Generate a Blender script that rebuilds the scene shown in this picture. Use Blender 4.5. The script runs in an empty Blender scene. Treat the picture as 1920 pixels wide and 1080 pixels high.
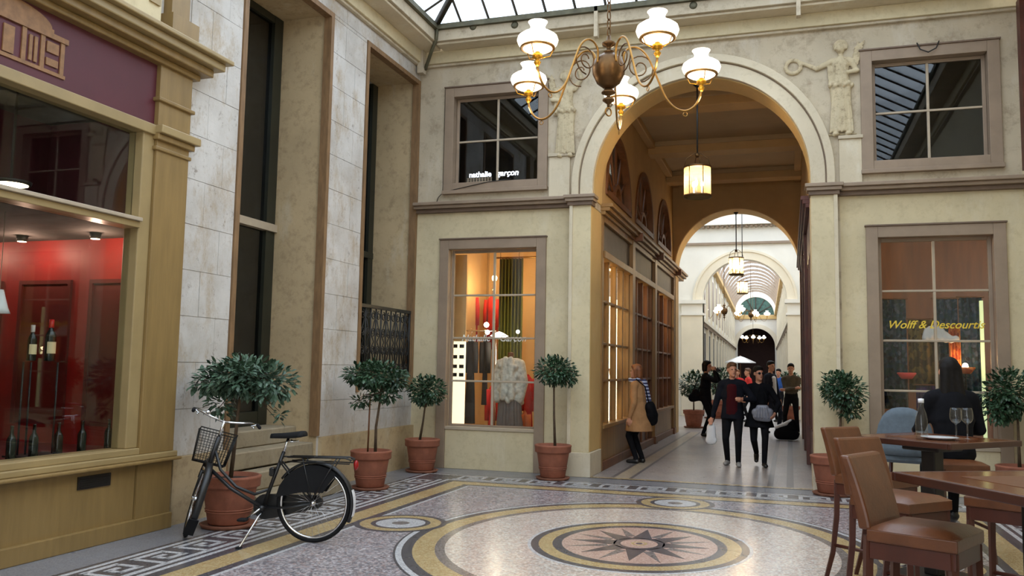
import bpy, bmesh, math, random
from mathutils import Vector, Matrix, Quaternion
from mathutils.bvhtree import BVHTree
random.seed(7)
S = bpy.context.scene
COL = S.collection
PI = math.pi

# ------------------------------------------------------------------ camera
FPX, EYE = 1609.0, 1.6
PITCH, ROLL, YAW = (math.radians(a) for a in (5.318, 0.997, 17.975))
_f = Vector((-math.sin(YAW)*math.cos(PITCH), math.cos(YAW)*math.cos(PITCH), math.sin(PITCH)))
_r0 = Vector((math.cos(YAW), math.sin(YAW), 0)); _u0 = _r0.cross(_f)
_r = math.cos(ROLL)*_r0 + math.sin(ROLL)*_u0
_u = -math.sin(ROLL)*_r0 + math.cos(ROLL)*_u0
cam_data = bpy.data.cameras.new('camera')
cam_data.sensor_width = 36.0
cam_data.lens = 36.0*FPX/1920.0
cam_data.clip_end = 300
cam = bpy.data.objects.new('camera', cam_data); COL.objects.link(cam)
cam.matrix_world = Matrix(((_r.x, _u.x, -_f.x, 0), (_r.y, _u.y, -_f.y, 0), (_r.z, _u.z, -_f.z, EYE), (0, 0, 0, 1)))
S.camera = cam
def _ray(u, v): return _f + _r*((u-960)/FPX) - _u*((v-540)/FPX)
def onz(u, v, z=0.0):
    d = _ray(u, v); t = (z-EYE)/d.z; return Vector((d.x*t, d.y*t, z))
def ony(u, v, y):
    d = _ray(u, v); t = y/d.y; return Vector((d.x*t, y, EYE+d.z*t))
def onx(u, v, x):
    d = _ray(u, v); t = x/d.x; return Vector((x, d.y*t, EYE+d.z*t))

# ------------------------------------------------------------------ sky and view
W = bpy.data.worlds.new('overcast_sky'); S.world = W; W.use_nodes = True
bg = W.node_tree.nodes['Background']
bg.inputs[0].default_value = (0.92, 0.96, 1.0, 1); bg.inputs[1].default_value = 3.4
S.view_settings.view_transform = 'Standard'; S.view_settings.look = 'None'
S.view_settings.gamma = 1.0; S.view_settings.use_curve_mapping = False
S.view_settings.exposure = 0.0
def portal(x0, x1, y0, y1, z):
    l = bpy.data.lights.new('sky_portal', 'AREA'); l.shape = 'RECTANGLE'
    l.size = x1-x0; l.size_y = y1-y0; l.cycles.is_portal = True
    o = bpy.data.objects.new('sky_portal', l); COL.objects.link(o)
    o.location = ((x0+x1)/2, (y0+y1)/2, z)
S.cycles.transparent_max_bounces = 24
portal(-5.4, 2.6, -2.2, 12.4, 9.6)
portal(-4.6, 2.0, 23.4, 31.3, 8.6)
portal(-4.6, 1.0, 31.9, 70.0, 8.4)

# ------------------------------------------------------------------ mesh helpers
class MB:
    def __init__(s): s.v = []; s.f = []; s.sm = []; s.mi = []
    def add(s, vs, fs, smooth=False, mi=0):
        b = len(s.v); s.v += [Vector(p) for p in vs]
        for f in fs: s.f.append(tuple(b+i for i in f)); s.sm.append(smooth); s.mi.append(mi)
        return s
    def box(s, x0, x1, y0, y1, z0, z1, mi=0):
        return s.add([(x0,y0,z0),(x1,y0,z0),(x1,y1,z0),(x0,y1,z0),(x0,y0,z1),(x1,y0,z1),(x1,y1,z1),(x0,y1,z1)],
                     [(3,2,1,0),(4,5,6,7),(0,1,5,4),(1,2,6,5),(2,3,7,6),(3,0,4,7)], False, mi)
    def obox(s, c, ax, ay, az, mi=0):
        c, ax, ay, az = Vector(c), Vector(ax), Vector(ay), Vector(az)
        vs = [c+i*ax+j*ay+k*az for k in (-1,1) for i, j in ((-1,-1),(1,-1),(1,1),(-1,1))]
        return s.add(vs, [(3,2,1,0),(4,5,6,7),(0,1,5,4),(1,2,6,5),(2,3,7,6),(3,0,4,7)], False, mi)
    def rbox(s, x0, x1, y0, y1, z0, z1, r=.01, mi=0):
        # box with chamfered edges (octagonal profile in z and in plan)
        def ring(z, i):
            a, b, c, d = x0+i, x1-i, y0+i, y1-i
            q = r*.6
            return [(a+q,c,z),(b-q,c,z),(b,c+q,z),(b,d-q,z),(b-q,d,z),(a+q,d,z),(a,d-q,z),(a,c+q,z)]
        vs = ring(z0, r)+ring(z0+r, 0)+ring(z1-r, 0)+ring(z1, r)
        fs = [tuple(range(7,-1,-1)), tuple(range(24,32))]
        for k in range(3):
            for i in range(8):
                j = (i+1) % 8; fs.append((k*8+i, k*8+j, k*8+8+j, k*8+8+i))
        return s.add(vs, fs, False, mi)
    def tube(s, pts, r, n=8, closed=False, mi=0, smooth=True):
        pts = [Vector(p) for p in pts]; m = len(pts)
        rs = r if isinstance(r, (list, tuple)) else [r]*m
        up = Vector((0,0,1)); prev = None; vs = []
        for i, p in enumerate(pts):
            if closed: t = pts[(i+1) % m]-pts[i-1]
            else: t = pts[min(i+1, m-1)]-pts[max(i-1, 0)]
            if t.length < 1e-9: t = Vector((0,0,1))
            t.normalize()
            if prev is None:
                a = up if abs(t.z) < .9 else Vector((1,0,0))
                nrm = t.cross(a).normalized()
            else:
                nrm = prev - t*prev.dot(t)
                nrm = nrm.normalized() if nrm.length > 1e-6 else t.orthogonal().normalized()
            prev = nrm; bn = t.cross(nrm)
            for k in range(n):
                a = 2*PI*k/n; vs.append(p + (nrm*math.cos(a)+bn*math.sin(a))*rs[i])
        fs = []
        for i in range(m if closed else m-1):
            j = (i+1) % m
            for k in range(n):
                l = (k+1) % n; fs.append((i*n+k, i*n+l, j*n+l, j*n+k))
        if not closed:
            fs.append(tuple(range(n-1,-1,-1))); fs.append(tuple(range((m-1)*n, m*n)))
        return s.add(vs, fs, smooth, mi)
    def lathe(s, prof, n=24, c=(0,0,0), mi=0, smooth=True, a0=0, a1=2*PI):
        full = abs(a1-a0-2*PI) < 1e-6; k = n if full else n+1
        vs = []; c = Vector(c)
        for r, z in prof:
            for i in range(k):
                a = a0+(a1-a0)*i/n; vs.append(c+Vector((r*math.cos(a), r*math.sin(a), z)))
        fs = []
        for j in range(len(prof)-1):
            for i in range(n):
                l = (i+1) % k; fs.append((j*k+i, j*k+l, (j+1)*k+l, (j+1)*k+i))
        if full and prof[0][0] > 1e-4: fs.append(tuple(range(k-1,-1,-1)))
        if full and prof[-1][0] > 1e-4: fs.append(tuple(range((len(prof)-1)*k, len(prof)*k)))
        return s.add(vs, fs, smooth, mi)
    def ell(s, c, rx, ry, rz, rot=None, n=14, m=9, mi=0):
        c = Vector(c); vs = []; R = rot or Matrix.Identity(3)
        for j in range(m+1):
            th = PI*j/m
            for i in range(n):
                a = 2*PI*i/n
                vs.append(c+R @ Vector((rx*math.sin(th)*math.cos(a), ry*math.sin(th)*math.sin(a), rz*math.cos(th))))
        fs = [(j*n+i, (j+1)*n+i, (j+1)*n+(i+1) % n, j*n+(i+1) % n) for j in range(m) for i in range(n)]
        return s.add(vs, fs, True, mi)
    def cap(s, p0, p1, r0, r1, sx=1.0, side=None, n=12, mi=0):
        # tapered capsule; sx stretches the section along `side`
        p0, p1 = Vector(p0), Vector(p1); t = (p1-p0)
        t = t.normalized() if t.length > 1e-6 else Vector((0,0,1))
        sd = Vector(side) if side is not None else t.orthogonal()
        a = (sd - t*sd.dot(t)); a = a.normalized() if a.length > 1e-5 else t.orthogonal().normalized()
        b = t.cross(a); vs = []; rows = []
        for k in range(4): th = PI/2*(1-k/3.0); rows.append((p0-t*r0*math.sin(th), r0*math.cos(th)))
        for k in range(4): th = PI/2*(k/3.0); rows.append((p1+t*r1*math.sin(th), r1*math.cos(th)))
        for p, r in rows:
            r = max(r, 1e-4)
            for i in range(n):
                q = 2*PI*i/n; vs.append(p + a*(r*sx*math.cos(q)) + b*(r*math.sin(q)))
        fs = [(j*n+i, j*n+(i+1) % n, (j+1)*n+(i+1) % n, (j+1)*n+i) for j in range(7) for i in range(n)]
        fs += [tuple(range(n-1,-1,-1)), tuple(range(7*n, 8*n))]
        return s.add(vs, fs, True, mi)
    def frust(s, p0, p1, r0, r1, sx=1.0, n=20, mi=0, wave=0.0):
        # upright flat-ended cone section, widened along y by sx, with optional cloth folds at the lower end p1
        p0, p1 = Vector(p0), Vector(p1); vs = []
        for f in (0, .35, .7, 1):
            p = p0.lerp(p1, f); r = r0+(r1-r0)*f
            for i in range(n):
                q = 2*PI*i/n; k = r*(1+wave*f*math.sin(4*q+.7)); vs.append(p+Vector((k*math.cos(q), k*sx*math.sin(q), 0)))
        fs = [(j*n+i, (j+1)*n+i, (j+1)*n+(i+1) % n, j*n+(i+1) % n) for j in range(3) for i in range(n)]
        fs += [tuple(range(n)), tuple(range(4*n-1, 3*n-1, -1))]
        return s.add(vs, fs, True, mi)
    def prism(s, poly, d, mi=0):
        # polygon (list of 3D points) extruded by vector d
        poly = [Vector(p) for p in poly]; d = Vector(d); n = len(poly)
        vs = poly+[p+d for p in poly]
        fs = [tuple(range(n-1,-1,-1)), tuple(range(n, 2*n))]+[(i, (i+1) % n, n+(i+1) % n, n+i) for i in range(n)]
        return s.add(vs, fs, False, mi)
    def ringband(s, f0, f1, n, z0, z1, a0=0, a1=2*PI, mi=0):
        # flat band between two closed plan curves f0(a), f1(a) -> (x, y), with thickness
        full = abs(a1-a0-2*PI) < 1e-6; k = n if full else n+1; vs = []
        for i in range(k):
            a = a0+(a1-a0)*i/n
            (x0, y0), (x1, y1) = f0(a), f1(a)
            vs += [(x0,y0,z0),(x1,y1,z0),(x0,y0,z1),(x1,y1,z1)]
        fs = []
        for i in range(n):
            j = (i+1) % k; p, q = 4*i, 4*j
            fs += [(p+2,p+3,q+3,q+2),(p+1,q+1,q+3,p+3),(q,p,p+2,q+2)]
        return s.add(vs, fs, False, mi)
    def archring(s, cx, zc, r0, r1, y0, y1, n=40, a0=0, a1=PI, leg=0, mi=0):
        # ring segment in the XZ plane between radii r0<r1, from y0 to y1; optional straight legs downwards
        pts = [(a0+(a1-a0)*i/n) for i in range(n+1)]
        inn = [(cx+r0*math.cos(a), zc+r0*math.sin(a)) for a in pts]; out = [(cx+r1*math.cos(a), zc+r1*math.sin(a)) for a in pts]
        if leg:
            inn = [(cx+r0, zc-leg)]+inn+[(cx-r0, zc-leg)]; out = [(cx+r1, zc-leg)]+out+[(cx-r1, zc-leg)]
        vs = []
        for (a, b), (c, d) in zip(inn, out): vs += [(a,y0,b),(c,y0,d),(a,y1,b),(c,y1,d)]
        fs = []; m = len(inn)
        for i in range(m-1):
            p, q = 4*i, 4*i+4
            fs += [(p,p+1,q+1,q),(p+2,q+2,q+3,p+3),(p,q,q+2,p+2),(p+1,p+3,q+3,q+1)]
        fs += [(0,2,3,1),(4*m-4,4*m-3,4*m-1,4*m-2)]
        return s.add(vs, fs, False, mi)
    def xform(s, M, start=0):
        for i in range(start, len(s.v)): s.v[i] = M @ s.v[i]
        return s
    def mesh(s, name, mats, off=None):
        me = bpy.data.meshes.new(name)
        vs = [tuple(p-off) for p in s.v] if off is not None else [tuple(p) for p in s.v]
        me.from_pydata(vs, [], s.f)
        me.polygons.foreach_set('use_smooth', s.sm); me.polygons.foreach_set('material_index', s.mi)
        for m in (mats if isinstance(mats, (list, tuple)) else [mats]): me.materials.append(m)
        me.update(); return me
    def build(s, name, mat, parent=None, world=True, bev=0):
        off = None
        if parent is not None and world:
            o = parent; off = Vector((0,0,0))
            while o is not None: off = off+o.location; o = o.parent
        me = s.mesh(name, mat, off)
        o = bpy.data.objects.new(name, me); COL.objects.link(o)
        if parent is not None: o.parent = parent
        if bev:
            b = o.modifiers.new('bevel', 'BEVEL'); b.width = bev; b.segments = 2; b.limit_method = 'ANGLE'
        return o
def meta(o, label=None, cat=None, group=None, kind=None):
    if label: o['label'] = label
    if cat: o['category'] = cat
    if group: o['group'] = group
    if kind: o['kind'] = kind
    return o
def thing(name, label, cat, loc=(0,0,0), rz=0, group=None):
    o = bpy.data.objects.new(name, None); COL.objects.link(o); o.empty_display_size = .1
    o.location = loc; o.rotation_euler = (0,0,rz)
    return meta(o, label, cat, group)
def sroot(name, loc=(0,0,0)):
    o = bpy.data.objects.new(name, None); COL.objects.link(o); o.location = loc; o['kind'] = 'structure'; return o
def struct(mb, name, mat):
    return meta(mb.build(name, mat), kind='structure')
def copy_tree(o, parent=None, loc=None, rz=None, label=None, scale=None):
    c = o.copy(); COL.objects.link(c); c.parent = parent
    if loc is not None: c.location = loc
    if rz is not None: c.rotation_euler = (0,0,rz)
    if scale is not None: c.scale = (scale,)*3
    if label: c['label'] = label
    for ch in list(o.children): copy_tree(ch, c)
    return c
def inst(src, parent, loc, rot=(0,0,0), scale=None):
    c = src.copy(); COL.objects.link(c); c.parent = parent; c.location = loc; c.rotation_euler = rot
    if scale: c.scale = scale
    return c
def point(loc, power, color=(1,.75,.45), r=.05, parent=None):
    l = bpy.data.lights.new('lamp_light', 'POINT'); l.energy = power; l.color = color; l.shadow_soft_size = r
    o = bpy.data.objects.new('lamp_light', l); COL.objects.link(o); o.location = loc
    if parent is not None: o.parent = parent
    return o
def fuse(mb, name, mats, parent, voxel=.012, smooth=2, world=False):
    """join overlapping closed shapes into one continuous skin, materials follow the nearest source shape"""
    me = mb.mesh(name+'_src', mats)
    o = bpy.data.objects.new(name+'_src', me); COL.objects.link(o)
    m = o.modifiers.new('r', 'REMESH'); m.mode = 'VOXEL'; m.voxel_size = voxel; m.use_smooth_shade = True
    if smooth:
        k = o.modifiers.new('s', 'SMOOTH'); k.factor = .5; k.iterations = smooth
    dg = bpy.context.evaluated_depsgraph_get(); dg.update()
    out = bpy.data.meshes.new_from_object(o.evaluated_get(dg))
    bvh = BVHTree.FromPolygons([tuple(v) for v in mb.v], mb.f)
    out.materials.clear()
    for q in (mats if isinstance(mats, (list, tuple)) else [mats]): out.materials.append(q)
    for p in out.polygons:
        hit = bvh.find_nearest(p.center); p.material_index = mb.mi[hit[2]] if hit[2] is not None else 0; p.use_smooth = True
    bpy.data.objects.remove(o); bpy.data.meshes.remove(me)
    out.name = name
    ob = bpy.data.objects.new(name, out); COL.objects.link(ob)
    if parent is not None:
        ob.parent = parent
        if world: out.transform(Matrix.Translation(-parent.location))
    return ob

# ------------------------------------------------------------------ materials
def nt(name):
    m = bpy.data.materials.new(name); m.use_nodes = True
    t = m.node_tree; return m, t, t.nodes['Principled BSDF']
def rgba(c): return (c[0], c[1], c[2], 1)
def hexc(r, g, b):
    f = lambda x: (x/255/12.92) if x/255 <= .04045 else ((x/255+.055)/1.055)**2.4
    return (f(r), f(g), f(b))
def wpos(t, scale=(1,1,1)):
    g = t.nodes.new('ShaderNodeNewGeometry'); mp = t.nodes.new('ShaderNodeMapping'); mp.inputs['Scale'].default_value = scale
    t.links.new(g.outputs['Position'], mp.inputs[0]); return mp.outputs[0]
def opos(t, scale=(1,1,1)):
    g = t.nodes.new('ShaderNodeTexCoord'); mp = t.nodes.new('ShaderNodeMapping'); mp.inputs['Scale'].default_value = scale
    t.links.new(g.outputs['Object'], mp.inputs[0]); return mp.outputs[0]
def noise(t, vec, scale, detail=4, rough=.6):
    n = t.nodes.new('ShaderNodeTexNoise'); n.inputs['Scale'].default_value = scale; n.inputs['Detail'].default_value = detail
    n.inputs['Roughness'].default_value = rough
    t.links.new(vec, n.inputs['Vector']); return n.outputs[0]
def ramp(t, fac, stops):
    r = t.nodes.new('ShaderNodeValToRGB'); e = r.color_ramp.elements
    while len(e) < len(stops): e.new(.5)
    for q, (p, c) in zip(e, stops): q.position = p; q.color = rgba(c)
    t.links.new(fac, r.inputs[0]); return r.outputs[0]
def mixc(t, fac, a, b, mode='MIX'):
    m = t.nodes.new('ShaderNodeMix'); m.data_type = 'RGBA'; m.blend_type = mode
    for k, x in ((0, fac), (6, a), (7, b)):
        if hasattr(x, 'is_linked') or hasattr(x, 'links'): t.links.new(x, m.inputs[k])
        elif k == 0: m.inputs[0].default_value = x
        else: m.inputs[k].default_value = rgba(x)
    return m.outputs[2]
def bump(t, b, h, strength=.2, dist=.02):
    n = t.nodes.new('ShaderNodeBump'); n.inputs['Strength'].default_value = strength; n.inputs['Distance'].default_value = dist
    t.links.new(h, n.inputs['Height']); t.links.new(n.outputs[0], b.inputs['Normal'])
def mat(name, c, rough=.5, metal=0, var=.12, scale=6, bumps=0, spec=.5, stretch=(1,1,1), world=False):
    m, t, b = nt(name)
    v = wpos(t, stretch) if world else opos(t, stretch)
    n = noise(t, v, scale)
    d = tuple(x*(1-var) for x in c); l = tuple(min(1, x*(1+var)) for x in c)
    t.links.new(ramp(t, n, [(.3, d), (.7, l)]), b.inputs['Base Color'])
    b.inputs['Roughness'].default_value = rough; b.inputs['Metallic'].default_value = metal
    b.inputs['Specular IOR Level'].default_value = spec
    if bumps: bump(t, b, noise(t, v, scale*6), bumps, .01)
    return m
def emis(name, c, s, mixw=1.0):
    m, t, b = nt(name); b.inputs['Base Color'].default_value = rgba(c); b.inputs['Emission Color'].default_value = rgba(c)
    b.inputs['Emission Strength'].default_value = s; return m
def glassy(name, tint=(1,1,1), ior=1.45, rough=.0, extra=0.0):
    m = bpy.data.materials.new(name); m.use_nodes = True; t = m.node_tree
    t.nodes.remove(t.nodes['Principled BSDF']); out = t.nodes['Material Output']
    tr = t.nodes.new('ShaderNodeBsdfTransparent'); tr.inputs[0].default_value = rgba(tint)
    gl = t.nodes.new('ShaderNodeBsdfGlossy'); gl.inputs['Roughness'].default_value = rough
    fr = t.nodes.new('ShaderNodeFresnel'); fr.inputs[0].default_value = ior
    mx = t.nodes.new('ShaderNodeMixShader')
    # same reflectance from either side of a thin sheet
    ge = t.nodes.new('ShaderNodeNewGeometry'); mi_ = t.nodes.new('ShaderNodeMix'); mi_.inputs[2].default_value = ior; mi_.inputs[3].default_value = 1/ior
    t.links.new(ge.outputs['Backfacing'], mi_.inputs[0]); t.links.new(mi_.outputs[0], fr.inputs[0])
    t.links.new(fr.outputs[0], mx.inputs[0]); t.links.new(tr.outputs[0], mx.inputs[1]); t.links.new(gl.outputs[0], mx.inputs[2])
    t.links.new(mx.outputs[0], out.inputs[0]); return m
def stained(name, base, dark, light, s1=.8, s2=7, rough=.75, b=.15, stain=.5):
    """painted plaster: slow colour drift, grime patches with a shape of their own"""
    m, t, p = nt(name); v = wpos(t)
    c = ramp(t, noise(t, v, s1, 5), [(.3, tuple(x*.86 for x in base)), (.7, tuple(min(1, x*1.08) for x in base))])
    c = mixc(t, ramp(t, noise(t, v, s2, 8, .75), [(.50, (0,0,0)), (.70, (stain,)*3)]), c, dark)
    c = mixc(t, ramp(t, noise(t, wpos(t, (1,1,.35)), s1*2.3, 6, .7), [(.55, (0,0,0)), (.75, (.6,.6,.6))]), c, light)
    t.links.new(c, p.inputs['Base Color']); p.inputs['Roughness'].default_value = rough
    p.inputs['Specular IOR Level'].default_value = .25
    bump(t, p, noise(t, v, 22, 6), b, .01); return m

M = {}
M['cream'] = stained('cream_paint', hexc(210,195,160), hexc(166,149,116), hexc(218,207,182), 1.1, 9, .7, .12, .4)
M['cream_plain'] = stained('cream_stone', hexc(212,198,172), hexc(160,146,118), hexc(222,218,204), 1.0, 8, .75, .12, .4)
M['upper'] = stained('weathered_stone', hexc(194,180,156), hexc(138,120,98), hexc(208,200,186), 1.3, 5, .8, .3, .7)
M['ochre'] = stained('ochre_paint', hexc(208,174,116), hexc(176,142,90), hexc(214,190,138), 1.0, 8, .7, .1, .3)
M['taupe'] = mat('taupe_window_paint', hexc(146,126,106), .6, var=.1, scale=4, bumps=.05, world=True)
M['taupe_d'] = mat('dark_taupe_paint', hexc(112,92,76), .6, var=.12, scale=5, world=True)
M['bar'] = mat('pale_glazing_bar', hexc(176,160,138), .5, var=.08)
M['shopwood'] = mat('mustard_painted_wood', hexc(138,112,68), .42, var=.14, scale=3, bumps=.04, stretch=(4,4,.5), world=True)
M['shopwood_l'] = mat('mustard_rail', hexc(156,134,92), .42, var=.1, scale=3, world=True)
M['sign'] = mat('plum_sign_panel', hexc(84,30,40), .5, var=.12, scale=2, world=True)
M['gold'] = mat('gilt_print', hexc(140,100,62), .5, var=.25, scale=14)
M['red'] = mat('red_lacquer', hexc(138,17,13), .5, var=.2, scale=2, world=True)
M['red_d'] = mat('deep_red_panel', hexc(86,11,10), .5, var=.2, scale=2, world=True)
M['blk'] = mat('black_paint', (.012,.012,.013), .38, var=.2)
M['blk_soft'] = mat('black_rubber', (.010,.010,.011), .75, var=.2, spec=.2)
M['iron'] = mat('wrought_iron', (.02,.019,.018), .5, 0.3, var=.3, scale=20)
M['chrome'] = mat('chrome', (.75,.75,.76), .18, 1.0, var=.05)
M['terra'] = mat('terracotta', hexc(146,88,66), .8, var=.22, scale=7, bumps=.15)
M['terra_d'] = mat('terracotta_saucer', hexc(120,74,54), .8, var=.2, scale=7)
M['soil'] = mat('potting_soil', (.03,.02,.014), .95, var=.4, scale=25, bumps=.6)
M['bark'] = mat('bark', hexc(84,66,48), .85, var=.3, scale=18, bumps=.3)
M['brass'] = mat('aged_brass', hexc(150,112,58), .32, .9, var=.2, scale=9)
M['brass_d'] = mat('dark_brass', hexc(96,70,42), .4, .85, var=.25, scale=9)
M['brass_l'] = mat('yellow_brass', hexc(206,150,48), .3, .9, var=.15, scale=9)
M['leather'] = mat('tan_leather', hexc(98,57,32), .36, var=.2, scale=9, bumps=.12)
M['stoolwood'] = mat('reddish_stool_wood', hexc(72,33,20), .4, var=.22, scale=5, stretch=(1,1,.2))
M['tablewood'] = mat('varnished_table_wood', hexc(104,58,32), .16, var=.25, scale=3, stretch=(.6,6,1))
M['tableedge'] = mat('dark_table_edge', hexc(66,34,22), .35, var=.2, scale=5)
M['steel_leg'] = mat('cast_iron_pedestal', (.03,.025,.022), .5, .4)
M['glass'] = glassy('window_glass', (.93,.95,.94))
M['glass_dark'] = glassy('dark_upper_glass', (.55,.58,.6), 1.6)
M['roofglass'] = glassy('roof_glass', (.9,.95,1.0), 1.3)
M['tumbler'] = glassy('clear_drinking_glass', (.97,.98,.98), 1.6)
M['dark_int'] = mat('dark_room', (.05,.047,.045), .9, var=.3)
M['darkgreen'] = mat('dark_green_door', hexc(36,38,30), .35, var=.25, scale=2, world=True)
M['warmwall'] = mat('warm_shop_wall', hexc(206,170,122), .7, var=.12, scale=1.5, world=True)
M['wood_br'] = mat('brown_wood', hexc(116,70,36), .5, var=.25, scale=3, stretch=(3,3,.4), world=True)
M['wood_shop'] = mat('oak_shopfront', hexc(140,104,56), .45, var=.2, scale=3, stretch=(3,3,.4), world=True)
M['wood_red'] = mat('mahogany_shopfront', hexc(84,40,30), .45, var=.3, scale=5, world=True)
M['greysign'] = mat('grey_fascia_panel', hexc(112,104,96), .55, var=.1, world=True)
M['passage'] = mat('tan_passage_plaster', hexc(186,152,102), .75, var=.1, scale=1.5, world=True)
M['passage_c'] = mat('passage_ceiling', hexc(174,150,114), .8, var=.08, scale=1, world=True)
M['hallwhite'] = mat('pale_hall_stone', hexc(226,216,194), .75, var=.06, scale=1.5, world=True)
M['hallwhite2'] = mat('white_hall_plaster', hexc(230,226,216), .75, var=.05, scale=1.5, world=True)
M['eave'] = mat('greenish_iron_eave', hexc(92,88,68), .55, .2, var=.3, scale=6, world=True)
M['raft'] = mat('iron_rafter', hexc(66,58,48), .55, .3, var=.2)
M['shade'] = emis('lit_opal_shade', (1.0,.90,.72), 2.6)
M['bulb'] = emis('warm_bulb', (1.0,.78,.45), 22)
M['strip'] = emis('warm_display_strip', (1.0,.82,.52), 7.0)
M['farlamp'] = emis('far_lit_shade', (1.0,.93,.80), 3.5)
M['lightbox'] = emis('lit_white_panel', (1.0,.90,.68), 1.1)
M['neon'] = emis('white_neon', (.9,.93,1.0), 2.2)
def frosted(name, c, f):
    m = bpy.data.materials.new(name); m.use_nodes = True; t = m.node_tree
    t.nodes.remove(t.nodes['Principled BSDF']); out = t.nodes['Material Output']
    a = t.nodes.new('ShaderNodeBsdfTransparent'); a.inputs[0].default_value = (.97,.93,.82,1)
    b = t.nodes.new('ShaderNodeBsdfTranslucent'); b.inputs[0].default_value = rgba(c)
    x = t.nodes.new('ShaderNodeMixShader'); x.inputs[0].default_value = f
    t.links.new(a.outputs[0], x.inputs[1]); t.links.new(b.outputs[0], x.inputs[2]); t.links.new(x.outputs[0], out.inputs[0]); return m
M['lanternglass'] = frosted('lantern_glass', (.92,.78,.46), .17)
M['skin'] = mat('skin', hexc(196,140,112), .55, var=.06)
M['white'] = mat('white_cloth', (.72,.72,.73), .7, var=.08)
M['china'] = mat('white_china', (.8,.8,.82), .2, var=.02)
# ------------------------------------------------------------------ stone left wall material: ashlar with peeling paint
def left_stone():
    m, t, p = nt('peeling_ashlar_wall'); v = wpos(t)
    c = ramp(t, noise(t, v, 1.0, 6, .65), [(.28, hexc(170,162,152)), (.5, hexc(198,193,187)), (.72, hexc(216,212,207))])
    c = mixc(t, ramp(t, noise(t, wpos(t, (1,1,.5)), 2.6, 8, .8), [(.50, (0,0,0)), (.64, (.7,.7,.7))]), c, hexc(168,148,120))
    c = mixc(t, ramp(t, noise(t, v, 9, 8, .8), [(.57, (0,0,0)), (.68, (.65,.65,.65))]), c, hexc(112,96,78))
    t.links.new(c, p.inputs['Base Color']); p.inputs['Roughness'].default_value = .85; p.inputs['Specular IOR Level'].default_value = .2
    bump(t, p, noise(t, v, 14, 8, .7), .35, .015); return m
M['leftstone'] = left_stone()
M['jamb'] = stained('ochre_jamb_stone', hexc(190,168,132), hexc(126,104,78), hexc(200,190,168), 1.2, 8, .8, .2, .5)
M['jambtrim'] = mat('brown_corner_bead', hexc(128,98,66), .65, var=.25, scale=6, stretch=(3,3,.6), world=True)

def pebble(name, cols, scale, rough=.28):
    m, t, p = nt(name); v = wpos(t)
    vo = t.nodes.new('ShaderNodeTexVoronoi'); vo.inputs['Scale'].default_value = scale; t.links.new(v, vo.inputs['Vector'])
    sp = t.nodes.new('ShaderNodeSeparateColor'); t.links.new(vo.outputs['Color'], sp.inputs[0])
    n = len(cols); c = ramp(t, sp.outputs[0], [(i/n, q) for i, q in enumerate(cols)])
    t.nodes[-1] if False else None
    dk = ramp(t, vo.outputs['Distance'], [(.25, (1,1,1)), (.55, (.78,.76,.74))])
    c = mixc(t, 1.0, c, dk, 'MULTIPLY')
    c = mixc(t, .5, c, ramp(t, noise(t, v, 1.2, 4), [(.3, (.82,.82,.82)), (.7, (1,1,1))]), 'MULTIPLY')
    t.links.new(c, p.inputs['Base Color']); p.inputs['Roughness'].default_value = rough
    rr = ramp(t, noise(t, v, 3, 4), [(.3, (rough*.9,)*3), (.7, (rough*1.2,)*3)]); t.links.new(rr, p.inputs['Roughness'])
    return m
M['f_grey'] = pebble('blue_grey_granite_floor', [hexc(132,134,142), hexc(150,152,160), hexc(112,114,122), hexc(142,142,146)], 90, .3)
M['f_pass'] = pebble('grey_passage_floor', [hexc(172,164,160), hexc(186,178,174), hexc(158,150,148)], 60, .3)
M['f_speck'] = pebble('pink_grey_speckled_mosaic', [hexc(182,174,178), hexc(112,108,116), hexc(212,206,208), hexc(164,140,138), hexc(196,190,194), hexc(130,124,130)], 46, .25)
M['f_white'] = pebble('white_pink_pebble_mosaic', [hexc(226,216,208), hexc(210,186,172), hexc(236,230,222), hexc(186,172,164), hexc(230,212,198)], 46, .2)
M['f_yel'] = pebble('ochre_mosaic', [hexc(196,170,122), hexc(182,152,104), hexc(206,184,138)], 70, .25)
M['f_dark'] = pebble('charcoal_mosaic', [hexc(84,82,88), hexc(72,70,76), hexc(98,96,102)], 70, .25)
M['f_line'] = pebble('white_mosaic_line', [hexc(206,206,210), hexc(190,190,194), hexc(218,218,220)], 70, .25)
M['f_pink'] = pebble('salmon_mosaic', [hexc(206,172,158), hexc(194,158,142), hexc(216,184,170)], 66, .22)
M['f_star'] = pebble('dark_star_mosaic', [hexc(92,88,92), hexc(80,76,82), hexc(108,102,104)], 66, .22)
M['f_mid'] = pebble('grey_mosaic_ring', [hexc(128,120,118), hexc(112,104,104), hexc(146,136,132)], 66, .22)

XL, XR, YF = -5.85, 3.0, 12.85
PA, PB, CX = -2.87, 0.31, -1.28          # passage sides and centre line

# ================================================================== FLOOR
fl = MB().box(-6.9, 6.0, -3.2, 72, -.2, 0)
floor = struct(fl, 'floor', M['f_grey'])
def inlay(mb, name, m, label=None):
    o = mb.build(name, m, floor)
    if label: o['label'] = label
    return o
def slab(x0, x1, y0, y1, z): return MB().box(x0, x1, y0, y1, -.01, z)
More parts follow.
